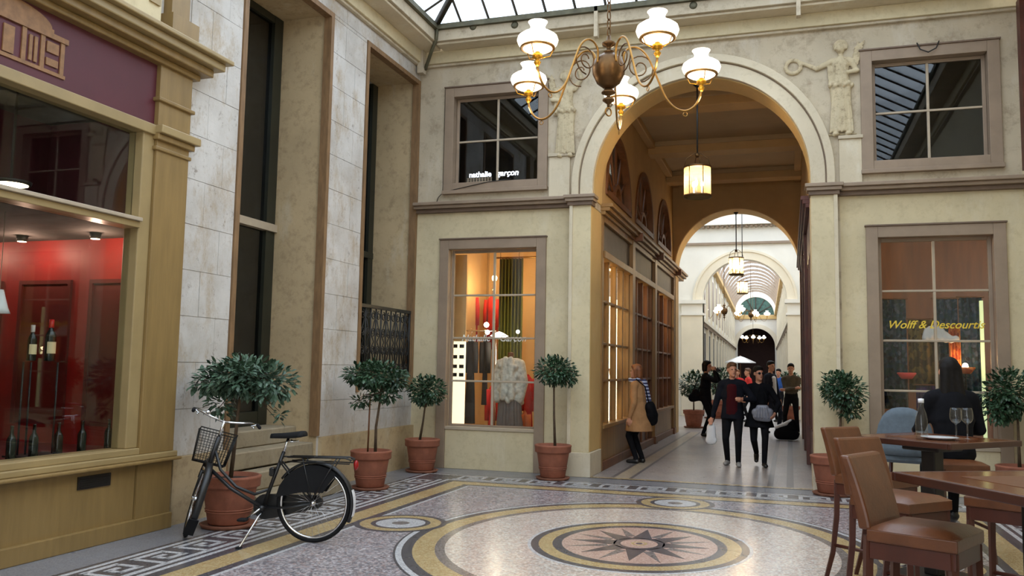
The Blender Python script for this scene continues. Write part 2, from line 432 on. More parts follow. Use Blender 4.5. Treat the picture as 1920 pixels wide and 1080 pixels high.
# speckled field and frame bands of the hall
xa, xb, ya, yb = -4.14, 1.62, 4.2, 11.05
inlay(slab(xa, xb, ya, yb, .001), 'speckled_field', M['f_speck'])
def frame(x0, x1, y0, y1, w, z, name, m):
    inlay(slab(x0, x0+w, y0, y1, z), name, m); inlay(slab(x1-w, x1, y0, y1, z), name, m)
    inlay(slab(x0+w, x1-w, y1-w, y1, z), name, m); inlay(slab(x0+w, x1-w, y0, y0+w, z), name, m)
e = 0
for w, nm, mm in ((.04,'white_band',M['f_line']),(.09,'dark_band',M['f_dark']),(.25,'ochre_band',M['f_yel']),(.11,'dark_band',M['f_dark']),(.05,'white_band',M['f_line'])):
    e2 = e+w; frame(xa-e2, xb+e2, ya-e2, yb+e2, w, .001, nm, mm); e = e2
# greek key border: dark ground strip plus white meander pieces
KW = .47
kx0, kx1, ky0, ky1 = xa-e-KW, xb+e+KW, ya-e-KW, yb+e+KW
frame(kx0, kx1, ky0, ky1, KW, .001, 'key_ground', M['f_dark'])
frame(kx0-.05, kx1+.05, ky0-.05, ky1+.05, .05, .001, 'white_band', M['f_line'])
frame(kx0-.10, kx1+.10, ky0-.10, ky1+.10, .05, .001, 'dark_band', M['f_dark'])
KU = .52
def key_mesh():
    a = MB(); w = .052
    def h(x0, x1, y): a.box(x0, x1, y-w/2, y+w/2, -.004, .002)
    def v(x, y0, y1): a.box(x-w/2, x+w/2, y0, y1, -.004, .002)
    h(0, KU, .07); v(.06, .07, .40); h(.06-w/2, .42, .40); v(.42-w/2, .17, .40); h(.17, .42, .18); v(.17+w/2, .155, .30); h(.17, .31, .30)
    return a
ku = key_mesh().build('key_meander', M['f_line'], floor); ku.location = (0,0,-.5)
first = [True]
def put_key(loc, rz):
    if first[0]: ku.location = loc; ku.rotation_euler = (0,0,rz); first[0] = False
    else: inst(ku, floor, loc, (0,0,rz))
n = int((ky1-ky0-2*KW)/KU)
for i in range(n): put_key((kx0+KW, ky0+KW+i*KU+.05, .001), PI/2)
for i in range(n): put_key((kx1-KW, ky1-KW-i*KU-.05, .001), -PI/2)
n = int((kx1-kx0-2*KW)/KU)
for i in range(n): put_key((kx0+KW+i*KU+.05, ky1-KW, .001), 0)
# great oval
OC, OE = (-1.345, 8.08), 1.17
def el(r, cx=OC[0], cy=OC[1], e=OE): return lambda a: (cx+r*math.cos(a), cy+r*e*math.sin(a))
def disc(r, c, e, z, n=72):
    return MB().prism([(c[0]+r*math.cos(2*PI*i/n), c[1]+r*e*math.sin(2*PI*i/n), -.01) for i in range(n)], (0,0,z+.01))
def ring(r0, r1, c, e, z, n=72):
    return MB().ringband(el(r0, c[0], c[1], e), el(r1, c[0], c[1], e), n, -.01, z)
for r0, r1, nm, mm in ((2.16,2.18,'dark_line',M['f_dark']),(2.11,2.16,'white_ring',M['f_line']),(2.02,2.11,'dark_ring',M['f_dark']),
                       (1.83,2.02,'ochre_ring',M['f_yel']),(1.745,1.83,'grey_ring',M['f_mid'])):
    inlay(ring(r0, r1, OC, OE, .002, 110), nm, mm)
inlay(disc(1.745, OC, OE, .002, 110), 'pebble_field', M['f_white'])
# the four linked roundels
for dx, dy in ((-2.46,.1),(2.46,.1),(0,2.62),(0,-2.62)):
    c = (OC[0]+dx, OC[1]+dy)
    for r0, r1, nm, mm in ((.41,.47,'dark_ring',M['f_dark']),(.30,.41,'ochre_ring',M['f_yel']),(.25,.30,'dark_ring',M['f_dark']),(.09,.25,'white_ring',M['f_line'])):
        inlay(ring(r0, r1, c, 1.05, .0032, 40), nm, mm)
    inlay(disc(.09, c, 1.05, .0032, 20), 'roundel_eye', M['f_mid'])
# compass star
for r0, r1, nm, mm in ((.985,1.015,'white_ring',M['f_line']),(.915,.985,'dark_ring',M['f_dark']),(.79,.915,'ochre_ring',M['f_yel']),(.705,.79,'dark_ring',M['f_dark'])):
    inlay(ring(r0, r1, OC, OE, .0035, 80), nm, mm)
inlay(disc(.705, OC, OE, .0035, 80), 'salmon_disc', M['f_pink'])
def wedge(a, r0, r1, h, z):
    p = [(OC[0]+r*math.cos(q), OC[1]+OE*r*math.sin(q), -.01) for r, q in ((r0, a-h), (r1, a), (r0, a+h))]
    return MB().prism(p, (0,0,z+.01))
for k in range(8): inlay(wedge(PI/8+k*PI/4+.06, .30, .69, .16, .0045), 'grey_ray', M['f_mid'])
for k in range(8):
    a = k*PI/4+.06
    inlay(wedge(a, .235, .63, .41, .0055), 'star_point', M['f_star'])
inlay(disc(.235, OC, OE, .0055, 40), 'star_centre', M['f_star'])
inlay(disc(.17, OC, OE, .0065, 40), 'salmon_boss', M['f_pink'])
inlay(ring(.05, .075, OC, OE, .0075, 24), 'ochre_ring', M['f_yel'])
inlay(disc(.03, OC, OE, .0075, 20), 'boss_eye', M['f_star'])
# passage floor
inlay(slab(PA, PB, 12.62, 23.3, .001), 'passage_paving', M['f_pass'])
M['f_pale'] = pebble('pale_tan_paving', [hexc(190,174,150), hexc(178,162,140), hexc(200,186,164)], 60, .3)
M['f_slate'] = mat('slate_strip', hexc(104,98,98), .35, var=.1, scale=3, world=True)
for x0, x1, nm, mm in ((-2.57,-2.51,'dark_band',M['f_slate']),(-2.51,-2.29,'pale_band',M['f_pale']),(-2.29,-2.24,'dark_band',M['f_slate']),
                       (-.33,-.25,'dark_band',M['f_slate']),(-.07,.03,'dark_band',M['f_slate'])):
    inlay(slab(x0, x1, 12.8, 23.2, .002), nm, mm)
inlay(slab(PA, PB, 12.62, 12.70, .002), 'dark_band', M['f_dark'])
inlay(slab(PA, PB, 12.70, 12.80, .002), 'ochre_band', M['f_yel'])
inlay(slab(-5.2, 2.6, 23.3, 70, .001), 'gallery_paving', M['f_pass'])

# ================================================================== LEFT WALL with two tall niches
N1, N2, NT, NB = (8.02, 9.93), (10.96, 12.80), 6.33, -6.62
w = MB()
TZ = 7.05
w.box(-7.0, XL, -3.2, 3.1, 0, TZ)                                  # beyond the frame
w.box(-7.0, XL, 3.1, 7.02, 4.75, TZ)                               # over the shop front
w.box(-7.0, XL, 7.02, N1[0], 0, TZ)
w.box(-7.0, XL, N1[0], N1[1], NT, TZ)
w.box(-7.0, XL, N1[1], N2[0], 0, TZ)
w.box(-7.0, XL, N2[0], N2[1], NT, TZ)
w.box(-7.0, XL, N2[0], N2[1], 0, 1.25)
w.box(-7.0, XL, N2[1], 13.0, 0, TZ)
wl = struct(w, 'wall_left', M['leftstone'])
# ashlar blocks facing the wall, each proud of its recessed joints
rb_ = random.Random(3)
def ashlar(y0, y1, z0, z1, row=.47, wid=.62):
    z = z0; k = 0
    while z < z1-.02:
        zt = min(z+row, z1); y = y0; first_w = wid*(.55 if k % 2 else 1.0)
        while y < y1-.01:
            yt = min(y+first_w, y1); first_w = wid
            if y1-yt < .14: yt = y1
            MB().box(XL-.02, XL+.010+rb_.uniform(-.002,.002), y+.003, yt-.003, z+.003, zt-.003).build('stone_block', M['leftstone'], wl)
            y = yt
        z = zt; k += 1
ashlar(7.12, 7.98, .66, NT+.02); ashlar(9.97, 10.92, .66, NT+.02); ashlar(7.12, 12.83, NT+.02, 6.56, .25, .8); ashlar(10.92, 12.80, .66, 1.20, .30, .62)
# plinth course of the stone wall
b = MB(); b.box(XL, XL+.05, 9.98, 12.85, 0, .66); b.box(XL, XL+.05, 7.15, 8.0, 0, .66)
struct(b, 'baseboard_left', M['jamb'])
def jamb_lining(nm, n, zb):
    a = MB()
    a.box(NB, XL-.002, n[0]-.01, n[0]+.012, zb, NT); a.box(NB, XL-.002, n[1]-.012, n[1]+.01, zb, NT)
    a.box(NB, XL-.002, n[0], n[1], NT-.012, NT+.01)
    return struct(a, nm, M['jamb'])
jamb_lining('wall_niche_near', N1, .0); jamb_lining('wall_niche_far', N2, 1.25)
def bead(nm, n, zb, zb2):
    a = MB(); q = .075
    a.box(XL-.09, XL+.025, n[0]-.03, n[0]+q-.03, zb, NT+.02)
    a.box(XL-.09, XL+.025, n[1]-q+.03, n[1]+.03, zb2, NT+.02)
    a.box(XL-.09, XL+.025, n[0]+q-.03, n[1]-q+.03, NT-.05, NT+.02)
    return struct(a, nm, M['jambtrim'])
bead('trim_1', N1, .2, .68); bead('trim_2', N2, 1.22, 1.25)
# tall glazed door in the near niche
d = sroot('door_1', (NB-.05, (N1[0]+N1[1])/2, .8))
MB().box(NB-.18, NB-.10, N1[0], N1[1], 0, NT).build('door_backing', M['dark_int'], d)
for y0, y1 in ((N1[0]+.01, N1[0]+.14), (8.93, 9.02), (9.72, N1[1]-.01)):
    MB().box(NB-.08, NB+.02, y0, y1, .8, NT-.02).build('stile', M['darkgreen'], d)
for y0, y1 in ((N1[0]+.14, 8.93), (9.02, 9.72)):
    for z0, z1 in ((.98, 3.36), (3.48, NT-.12)):
        MB().box(NB-.05, NB-.03, y0, y1, z0, z1).build('pane', M['glass_dark'], d)
    MB().box(NB-.08, NB+.015, y0, y1, .8, .98).build('bottom_rail', M['darkgreen'], d)
    MB().box(NB-.08, NB+.015, y0, y1, NT-.12, NT-.02).build('top_rail', M['darkgreen'], d)
MB().box(NB-.08, NB+.06, N1[0]+.01, N1[1]-.01, 3.36, 3.46).build('transom_bar', M['bar'], d)
# dark window in the far niche
d = sroot('window_1', (NB-.05, (N2[0]+N2[1])/2, 1.25))
MB().box(NB-.18, NB-.10, N2[0], N2[1], 1.25, NT).build('window_backing', M['dark_int'], d)
for y0, y1 in ((N2[0]+.01, N2[0]+.12), (11.85, 11.93), (12.62, N2[1]-.01)):
    MB().box(NB-.08, NB+.02, y0, y1, 1.25, NT-.02).build('stile', M['darkgreen'], d)
for y0, y1 in ((N2[0]+.12, 11.85), (11.93, 12.62)):
    for z0, z1 in ((1.35, 3.36), (3.46, NT-.1)):
        MB().box(NB-.05, NB-.03, y0, y1, z0, z1).build('pane', M['glass_dark'], d)
MB().box(NB-.08, NB+.03, N2[0]+.01, N2[1]-.01, 3.36, 3.46).build('transom_bar', M['darkgreen'], d)
# door steps
st = thing('stone_steps', 'worn grey stone steps leading up to the tall dark door', 'steps', (-5.85, 8.9, 0))
M['step'] = stained('worn_step_stone', hexc(150,136,112), hexc(92,78,62), hexc(170,160,142), 2, 9, .8, .3, .5)
for i, (x, y0, y1, z0, z1) in enumerate(((-5.40,8.0,9.95,0,.2),(-5.62,8.02,9.95,.2,.4),(-5.88,N1[0]+.02,N1[1]-.02,.4,.6),(-6.14,N1[0]+.02,N1[1]-.02,.6,.8))):
    MB().rbox(-6.6 if i > 1 else XL, x, y0, y1, z0, z1, .015).build('step', M['step'], st)
# iron balcony in the far niche
bl = thing('iron_balcony', 'black wrought iron balcony grille with scrolls across the far niche', 'railing', (XL-.02, 11.9, 1.45))
bx = XL-.02
MB().box(bx-.02, bx+.02, N2[0]+.06, N2[1]-.06, 2.44, 2.49).build('top_rail', M['iron'], bl)
MB().box(bx-.015, bx+.015, N2[0]+.06, N2[1]-.06, 1.44, 1.475).build('bottom_rail', M['iron'], bl)
yy = [N2[0]+.08+i*(N2[1]-N2[0]-.16)/10 for i in range(11)]
for i, y in enumerate(yy):
    MB().tube([(bx,y,1.46),(bx,y,2.45)], .012 if 0 < i < 10 else .02, 6).build('bar', M['iron'], bl)
def scroll(cy, cz, r, s=1, turns=1.4, flip=1):
    return [(bx, cy+s*r*(1-.62*k/22)*math.cos(a), cz+flip*r*(1-.62*k/22)*math.sin(a)) for k in range(23) for a in [PI*.5+2*PI*turns*k/22]]
for i in range(10):
    c = (yy[i]+yy[i+1])/2; s = 1 if i % 2 else -1
    sc = MB()
    for cz, fl_ in ((2.34,1),(2.10,-1),(1.82,1),(1.58,-1)): sc.tube(scroll(c, cz, .066, s, 1.4, fl_), .009, 5)
    sc.tube([(bx, c-s*.05, 2.28), (bx, c+s*.05, 2.05), (bx, c-s*.03, 1.95), (bx, c+s*.04, 1.86), (bx, c-s*.05, 1.62)], .009, 5)
    sc.build('scroll', M['iron'], bl)

# ================================================================== WINE SHOP FRONT on the left wall
sh = sroot('wall_shopfront', (-5.78, 5.6, 0))
SX = -5.78; SY0, SY1 = 2.0, 7.08; PW = 6.62
def sp(name, m, x0, x1, y0, y1, z0, z1, bev=0): return MB().box(x0, x1, y0, y1, z0, z1).build(name, m, sh, bev=bev)
sp('skirting', M['shopwood'], -6.0, SX+.04, SY0, SY1+.02, 0, .15, .008)
sp('stall_riser', M['shopwood'], -6.0, SX, SY0, PW-.01, .15, .67)
sp('riser_pilaster', M['shopwood'], -6.0, SX+.02, PW, SY1, .15, .67)
sp('sill_ledge', M['shopwood'], -6.0, SX+.10, SY0, SY1+.05, .655, .685, .01)
sp('sill_ledge', M['shopwood_l'], -6.0, SX+.06, SY0, SY1+.03, .685, .74, .01)
sp('window_sill', M['shopwood_l'], -6.0, SX+.03, SY0, PW, .74, .80, .008)
sp('vent_grille', M['steel_leg'], SX-.02, SX+.012, 5.93, 6.30, .50, .61)
for k in range(5): sp('vent_slat', M['iron'], SX+.01, SX+.02, 5.95, 6.28, .515+k*.019, .522+k*.019)
sp('pilaster', M['shopwood'], -6.0, SX+.03, PW, SY1, .74, 4.50, .006)
sp('window_stile', M['shopwood_l'], -5.95, SX, 6.47, PW, .80, 3.80, .01)
sp('window_stile', M['shopwood_l'], -5.95, SX, 3.2, 3.35, .80, 3.80, .01)
sp('transom_rail', M['shopwood_l'], -5.95, SX+.02, 3.35, 6.47, 2.84, 2.90, .006)
sp('transom_rail', M['bar'], -5.95, SX+.05, 3.35, 6.47, 2.90, 2.935, .006)
sp('head_rail', M['shopwood_l'], -5.95, SX+.03, SY0, PW, 3.76, 3.86, .008)
sp('sign_panel', M['sign'], -5.95, SX-.02, SY0, PW, 3.86, 4.50)
sp('shop_pane', M['glass'], -5.88, -5.868, 3.35, 6.47, .80, 2.84)
sp('transom_pane', M['glass'], -5.88, -5.868, 3.35, 6.47, 2.935, 3.76)
for z0, z1, p in ((3.62,3.66,.05),(3.72,3.78,.07),(3.78,3.86,.11),(4.10,4.14,.06)):
    sp('capital_moulding', M['shopwood_l'] if p > .1 else M['shopwood'], -6.0, SX+p, PW-.03, SY1+p-.03, z0, z1, .01)
for z0, z1, p in ((4.46,4.52,.07),(4.52,4.60,.16),(4.60,4.68,.24),(4.68,4.73,.30)):
    sp('cornice_moulding', M['shopwood'] if p < .2 else M['shopwood_l'], -6.0, SX+p, SY0, SY1+p, z0, z1, .012)
sp('attic_block', M['cream'], -6.0, SX+.05, SY0, 6.55, 4.73, 5.4)
sp('attic_pilaster', M['shopwood'], -6.0, SX+.10, 6.66, 7.05, 4.73, 5.0)
sp('attic_pilaster', M['shopwood'], -6.0, SX+.03, 6.72, 6.98, 5.0, 7.0)
sp('attic_window_frame', M['shopwood_l'], -6.0, SX+.07, 6.38, 6.52, 5.0, 7.0)
sp('attic_pane', M['glass_dark'], -5.9, -5.75, 5.2, 6.38, 5.42, 7.0)
# emblem on the sign: a small classical building
em = MB(); ey, ez, eX = 4.97, 3.95, SX-.02
def eb(y0, y1, z0, z1, p=.012): em.box(eX, eX+p, ey+y0, ey+y1, ez+z0, ez+z1)
for s in (-1, 1):
    for a, b_ in ((.50,.54),(.30,.34),(.12,.16)): eb(min(s*a, s*b_), max(s*a, s*b_), .03, .30)
    eb(min(s*.36, s*.48), max(s*.36, s*.48), .07, .13); eb(min(s*.36, s*.48), max(s*.36, s*.48), .18, .27)
    eb(min(s*.19, s*.22), max(s*.19, s*.22), .05, .26); eb(min(s*.24, s*.27), max(s*.24, s*.27), .05, .26)
eb(-.56, .56, 0, .03); eb(-.57, .57, .30, .345, .02); eb(-.42, .42, .345, .38)
eb(-.05, .05, .04, .26)
em.prism([(eX, ey+.40*math.cos(a), ez+.38+.12*math.sin(a)) for a in [PI*i/16 for i in range(17)]], (.012,0,0))
em.build('emblem_building', M['gold'], sh)
# red display room behind the glass
rm = sroot('wall_display_room', (-6.9, 5.0, .74))
def rp(name, m, *a): return MB().box(*a).build(name, m, rm)
rp('display_floor', M['red_d'], -9.0, -5.95, 3.2, 7.0, .70, .76)
rp('back_panel', M['red'], -9.06, -9.0, 3.2, 7.0, .7, 2.86)
rp('end_panel', M['red'], -9.0, -5.97, 6.96, 7.0, .7, 2.86)
rp('end_panel', M['red'], -9.0, -5.97, 3.16, 3.2, .7, 2.86)
rp('room_ceiling', M['dark_int'], -9.06, -5.95, 3.2, 7.0, 2.84, 2.88)
rp('upper_back', M['sign'], -7.2, -7.15, 3.2, 7.0, 2.88, 4.0)
rp('upper_side', M['sign'], -7.2, -5.97, 6.7, 6.75, 2.88, 4.0)
rp('upper_ceiling', M['dark_int'], -7.2, -5.9, 3.2, 6.75, 3.98, 4.0)
for x in (-6.42, -7.34, -8.26):
    for a in (MB().box(x-.34, x-.30, 6.93, 6.96, .95, 2.42), MB().box(x+.30, x+.34, 6.93, 6.96, .95, 2.42), MB().box(x-.30, x+.30, 6.93, 6.96, 2.38, 2.42)):
        a.build('panel_moulding', M['red_d'], rm)
    MB().box(x-.30, x+.30, 6.95, 6.962, .95, 2.38).build('panel_field', M['red_d'], rm)
# shop lamps
for k, (y, x) in enumerate(((6.62,-6.42),(6.62,-7.34),(6.62,-8.26))):
    sl = thing('ceiling_spot', ('ceiling spot washing the red end wall, nearest the glass', 'ceiling spot washing the middle of the red end wall', 'ceiling spot washing the red end wall, deepest in the shop')[k], 'spot light', (x, y, 2.78), group='spots over the bottle display')
    MB().lathe([(.05,0),(.055,.06),(.03,.062)], 14).build('housing', M['steel_leg'], sl, world=False)
    MB().lathe([(.001,-.003),(.04,-.003),(.04,.004),(.001,.004)], 14).build('lens', M['bulb'], sl, world=False)
    point((0,0,-.06), 10, (1,.62,.45), .04, sl)
sl = thing('ceiling_disc_light', 'bright flat ceiling disc light above the shop transom', 'ceiling light', (-6.55, 5.75, 3.14))
MB().lathe([(.16,0),(.17,.03),(.05,.05)], 20).build('housing', M['steel_leg'], sl, world=False)
MB().lathe([(.001,-.004),(.14,-.004),(.14,.004),(.001,.004)], 20).build('lens', M['bulb'], sl, world=False)
MB().tube([(0,0,.05),(0,0,.84)], .012, 6).build('stem', M['steel_leg'], sl, world=False)
# bottle stand with two bottles, row of bottles below
M['bottle'] = mat('dark_wine_bottle', (.008,.012,.008), .12, var=.2)
M['paper'] = mat('cream_label_paper', hexc(226,206,160), .7, var=.05)
M['capsule_red'] = mat('red_capsule', hexc(190,20,24), .3)
M['capsule_w'] = mat('pale_capsule', hexc(200,190,180), .3)
M['tag_red'] = mat('red_price_card', hexc(214,70,66), .6)
def bottle(name, label, loc, h=.31, cap=None, lab=True, group=None, shoulder=.6):
    t = thing(name, label, 'bottle', loc, 0, group); r = h*.125
    MB().lathe([(.001,0),(r*.95,0),(r,.01),(r,h*shoulder),(r*.8,h*(shoulder+.07)),(r*.38,h*(shoulder+.17)),(r*.34,h*.97),(r*.4,h*.975),(r*.4,h),(.001,h)], 18).build('glass_body', M['bottle'], t, world=False)
    if cap: MB().lathe([(r*.42,h*.80),(r*.46,h*.81),(r*.46,h*1.003),(.001,h*1.006)], 14).build('capsule', cap, t, world=False)
    if lab: MB().lathe([(r*1.015,h*.18),(r*1.015,h*.46)], 14, a0=-1.3, a1=1.0).build('paper_label', M['paper'], t, world=False)
    return t
q1, q2 = onx(58, 676, -6.3), onx(92, 678, -6.3); sz = 1.59
bottle('wine_bottle', 'dark wine bottle with pale capsule and cream label on the glass shelf', (q1.x, q1.y, sz), .31, M['capsule_w'])
bottle('wine_bottle', 'dark wine bottle with red capsule and cream label on the glass shelf', (q2.x, q2.y, sz), .37, M['capsule_red'])
ss = thing('bottle_stand', 'slender dark metal stand with small glass shelf carrying two wine bottles', 'display stand', (-6.3, q1.y, .76))
MB().box(-6.42, -6.18, q1.y-.12, q2.y+.12, sz-.012, sz).build('glass_shelf', M['tumbler'], ss)
for y, x in ((q1.y-.02,-6.36),(q1.y+.06,-6.36),(q2.y+.04,-6.24)):
    MB().tube([(x, y, .76), (x, y, sz-.012)], .009, 6).build('post', M['iron'], ss)
MB().box(-6.44, -6.16, q1.y-.1, q2.y+.14, .76, .775).build('base_plate', M['iron'], ss)
for k, u in enumerate((202, 152, 108, 62, 20)):
    p = onx(u, 846, -6.05)
    bottle('wine_bottle', 'dark bottle on the red window floor, %s from the mustard pilaster' % ('first', 'second', 'third', 'fourth', 'fifth')[k], (-6.05, p.y, .76), .30, None, False, 'bottles along the shop window floor')
for k, u in enumerate((195, 128, 82)):
    p = onx(u, 850, -5.95)
    pc = MB().box(-.004, .004, -.09, .09, 0, .035).build('price_card', (M['tag_red'] if k else M['paper']))
    pc.location = (-5.95, p.y, .76); meta(pc, ['pale price card lying at the end of the bottle row', 'red price card between the middle bottles of the window', 'red price card beside the bottle stand foot'][k], 'card')
hl = thing('pendant_lamp', 'pale green glass pendant lamp hanging on a thin wire inside the red shop window', 'lamp', (-6.3, 5.50, 1.98))
MB().lathe([(.09,0),(.07,.05),(.04,.16),(.03,.2),(.001,.2)], 16).build('lamp_shade', M['china'], hl, world=False)
MB().tube([(0,0,.2),(0,0,.86)], .003, 5).build('wire', M['bar'], hl, world=False)
# ================================================================== FACADE (back wall of the hall)
AZ, AR = 4.43, 1.59                       # arch centre height and radius
YB = 13.45                                # rear face of the facade wall
WL, WR = (-5.40, -3.61), (1.03, 2.77)     # window columns (outer casing)
LZ, UZ = (0.0, 3.65), (4.43, 6.18)
def wall_with_arch(mb, x0, x1, z_top, cx, r, zc, y0, y1, n=40):
    """wall slab with an arched opening: jambs, spandrels and soffit"""
    mb.box(x0, cx-r, y0, y1, 0, zc); mb.box(cx+r, x1, y0, y1, 0, zc)
    pts = [(cx+r*math.cos(PI*i/n), zc+r*math.sin(PI*i/n)) for i in range(n+1)]
    top = []
    for i, (x, z) in enumerate(pts):
        X = x1 if i == 0 else x0 if i == n else x
        top.append((X, z_top))
    vs = []
    for (a, b), (c, d) in zip(pts, top): vs += [(a,y0,b),(c,y0,d),(a,y1,b),(c,y1,d)]
    fs = []
    for i in range(n):
        p, q = 4*i, 4*i+4
        fs += [(p,q,q+1,p+1),(p+2,p+3,q+3,q+2),(p,p+2,q+2,q),(p+1,q+1,q+3,p+3)]
    mb.add(vs, fs)
    # close the outer flanks above the springing
    mb.add([(x1,y0,zc),(cx+r,y0,zc),(x1,y0,z_top),(x1,y1,zc),(cx+r,y1,zc),(x1,y1,z_top)], [(0,2,1),(3,4,5),(0,3,5,2)])
    mb.add([(x0,y0,zc),(cx-r,y0,zc),(x0,y0,z_top),(x0,y1,zc),(cx-r,y1,zc),(x0,y1,z_top)], [(0,1,2),(3,5,4),(0,2,5,3)])
lo = MB()
for c in (WL, WR):
    pass
lo.box(XL, WL[0], YF, YB, 0, 4.2); lo.box(WL[1], -3.25, YF, YB, 0, 4.2); lo.box(WL[0], WL[1], YF, YB, LZ[1], 4.2)
lo.box(.70, WR[0], YF, YB, 0, 4.2); lo.box(WR[1], XR+.3, YF, YB, 0, 4.2); lo.box(WR[0], WR[1], YF, YB, LZ[1], 4.2)
struct(lo, 'wall_back', M['cream'])
hi = MB()
hi.box(XL, WL[0], YF, YB, 4.2, 7.05); hi.box(WL[1], -3.25, YF, YB, 4.2, 7.05); hi.box(WL[0], WL[1], YF, YB, UZ[1], 7.05); hi.box(WL[0], WL[1], YF, YB, 4.2, UZ[0])
hi.box(.70, WR[0], YF, YB, 4.2, 7.05); hi.box(WR[1], XR+.3, YF, YB, 4.2, 7.05); hi.box(WR[0], WR[1], YF, YB, UZ[1], 7.05); hi.box(WR[0], WR[1], YF, YB, 4.2, UZ[0])
struct(hi, 'wall_back_upper', M['upper'])
aw = MB(); n0 = 0
wall_with_arch(aw, -3.25, .70, 7.05, CX, AR, AZ, YF, YB)
struct(aw, 'wall_arch', M['upper'])
# ochre lining of the arch soffit
so = MB().archring(CX, AZ, AR-.012, AR+.004, YF+.02, YB-.005, 48, leg=.2)
struct(so, 'trim_3', M['ochre'])
# piers either side of the passage
for i, (x0, x1) in enumerate(((-3.20, PA), (PB, .66))):
    p = sroot('wall_pier_%s' % ('left', 'right')[i], ((x0+x1)/2, 12.7, 0))
    MB().box(x0, x1, 12.68, YB-.01, .36, 4.12).build('pier_shaft', M['cream'], p, bev=.006)
    MB().box(x0-.03, x1+.03, 12.65, YB-.005, 0, .36).build('pier_base', M['cream_plain'], p, bev=.008)
    s = x0+.05 if i == 0 else x1-.05
    MB().box(s-.05 if i == 0 else s, s if i == 0 else s+.05, 12.655, 12.68, .36, 4.12).build('pier_fillet', M['cream_plain'], p)
    # facing of the passage-side reveal
    fx = (x1, x1+.006) if i == 0 else (x0-.006, x0)
    MB().box(fx[0], fx[1], 12.70, YB-.02, .37, 4.1).build('reveal_facing', M['ochre'] if i == 0 else M['cream'], p)
# string course
def course(name, segs, parts, m):
    t = sroot(name, (0, 12.6, 4.2))
    for z0, z1, pr, mm in parts:
        for kind, a, b in segs:
            if kind == 'x': MB().box(a, b, YF-pr, YF+.02, z0, z1).build('cornice_moulding', mm, t, bev=.008)
            elif kind == 'p': MB().box(a-pr*.4, b+pr*.4, 12.68-pr*.55, YF+.02, z0, z1).build('cornice_moulding', mm, t, bev=.008)
    return t
course('trim_4', [('x', XL+.01, -3.22), ('p', -3.20, PA), ('p', PB, .66), ('x', .68, XR)],
       [(4.10,4.16,.08,M['taupe_d']), (4.16,4.21,.15,M['taupe']), (4.21,4.26,.20,M['taupe'])], None)
# archivolt in stepped bands
av = sroot('trim_5', (CX, 12.8, AZ))
MB().archring(CX, AZ, AR, 1.79, YF-.06, YF+.01, 56, leg=.17).build('archivolt_band', M['cream_plain'], av, bev=.006)
MB().archring(CX, AZ, 1.79, 1.81, YF-.03, YF+.01, 56, leg=.17).build('archivolt_groove', M['taupe'], av)
MB().archring(CX, AZ, 1.81, 1.92, YF-.10, YF+.01, 56, leg=.17).build('archivolt_hood', M['cream_plain'], av, bev=.01)
# blocks under the relief figures
for i, (x0, x1) in enumerate(((-3.58,-3.24),(.70,1.0))):
    b_ = sroot('trim_%d' % (6+i), ((x0+x1)/2, YF, 4.26))
    MB().box(x0, x1, YF-.04, YF+.01, 4.26, 4.92).build('relief_block', M['cream_plain'], b_, bev=.006)
    MB().box(x0-.01, x1+.02, YF-.07, YF+.01, 4.92, 4.97).build('relief_ledge', M['upper'], b_, bev=.006)

# ------------------------------------------------------------------ facade windows
def window(name, x0, x1, z0, z1, cols, rows, m_glass, base=None, y=YF, cw=.155, hooks=False):
    t = sroot(name, ((x0+x1)/2, y, z0))
    zb = base if base is not None else z0
    def pc(nm, m, *a, bev=.006): return MB().box(*a).build(nm, m, t, bev=bev)
    pc('casing', M['taupe'], x0, x0+cw, y-.05, y+.10, z0, z1); pc('casing', M['taupe'], x1-cw, x1, y-.05, y+.10, z0, z1)
    pc('casing', M['taupe'], x0+cw, x1-cw, y-.05, y+.10, z1-cw, z1)
    pc('casing_rim', M['taupe_d'], x0-.015, x1+.015, y-.07, y+.02, z1, z1+.025)
    if base is None:
        pc('casing', M['taupe'], x0+cw, x1-cw, y-.05, y+.10, z0, z0+cw); gz0 = z0+cw
        pc('sill', M['taupe'], x0-.01, x1+.01, y-.09, y+.02, z0-.03, z0+.03)
    else:
        pc('apron_panel', M['cream'], x0+cw, x1-cw, y-.02, y+.10, z0, base-.05)
        pc('sill', M['bar'], x0+cw, x1-cw, y-.04, y+.12, base-.05, base); gz0 = base
    gx0, gx1, gz1 = x0+cw, x1-cw, z1-cw
    f = .05; yy0, yy1 = y+.10, y+.15
    pc('sash_frame', M['taupe'], gx0, gx0+f, yy0, yy1, gz0, gz1); pc('sash_frame', M['taupe'], gx1-f, gx1, yy0, yy1, gz0, gz1)
    pc('sash_frame', M['taupe'], gx0+f, gx1-f, yy0, yy1, gz1-f, gz1); pc('sash_frame', M['taupe'], gx0+f, gx1-f, yy0, yy1, gz0, gz0+.03)
    gx0 += f; gx1 -= f; gz1 -= f; gz0 += .03
    for i in range(1, cols):
        x = gx0+(gx1-gx0)*i/cols; pc('glazing_bar', M['bar'], x-.018, x+.018, yy0, yy1, gz0, gz1)
    for j in range(1, rows):
        z = gz0+(gz1-gz0)*j/rows; pc('glazing_bar', M['bar'], gx0, gx1, yy0-.004, yy1, z-.015, z+.015)
    for i in range(cols):
        for j in range(rows):
            MB().box(gx0+(gx1-gx0)*i/cols, gx0+(gx1-gx0)*(i+1)/cols, yy0+.02, yy0+.026, gz0+(gz1-gz0)*j/rows, gz0+(gz1-gz0)*(j+1)/rows).build('pane', m_glass, t)
    return t
w2 = window('window_2', WL[0], WL[1], 0, LZ[1], 2, 4, M['glass'], base=.66)
w3 = window('window_3', WL[0]+.03, WL[1], UZ[0], UZ[1], 2, 2, M['glass_dark'])
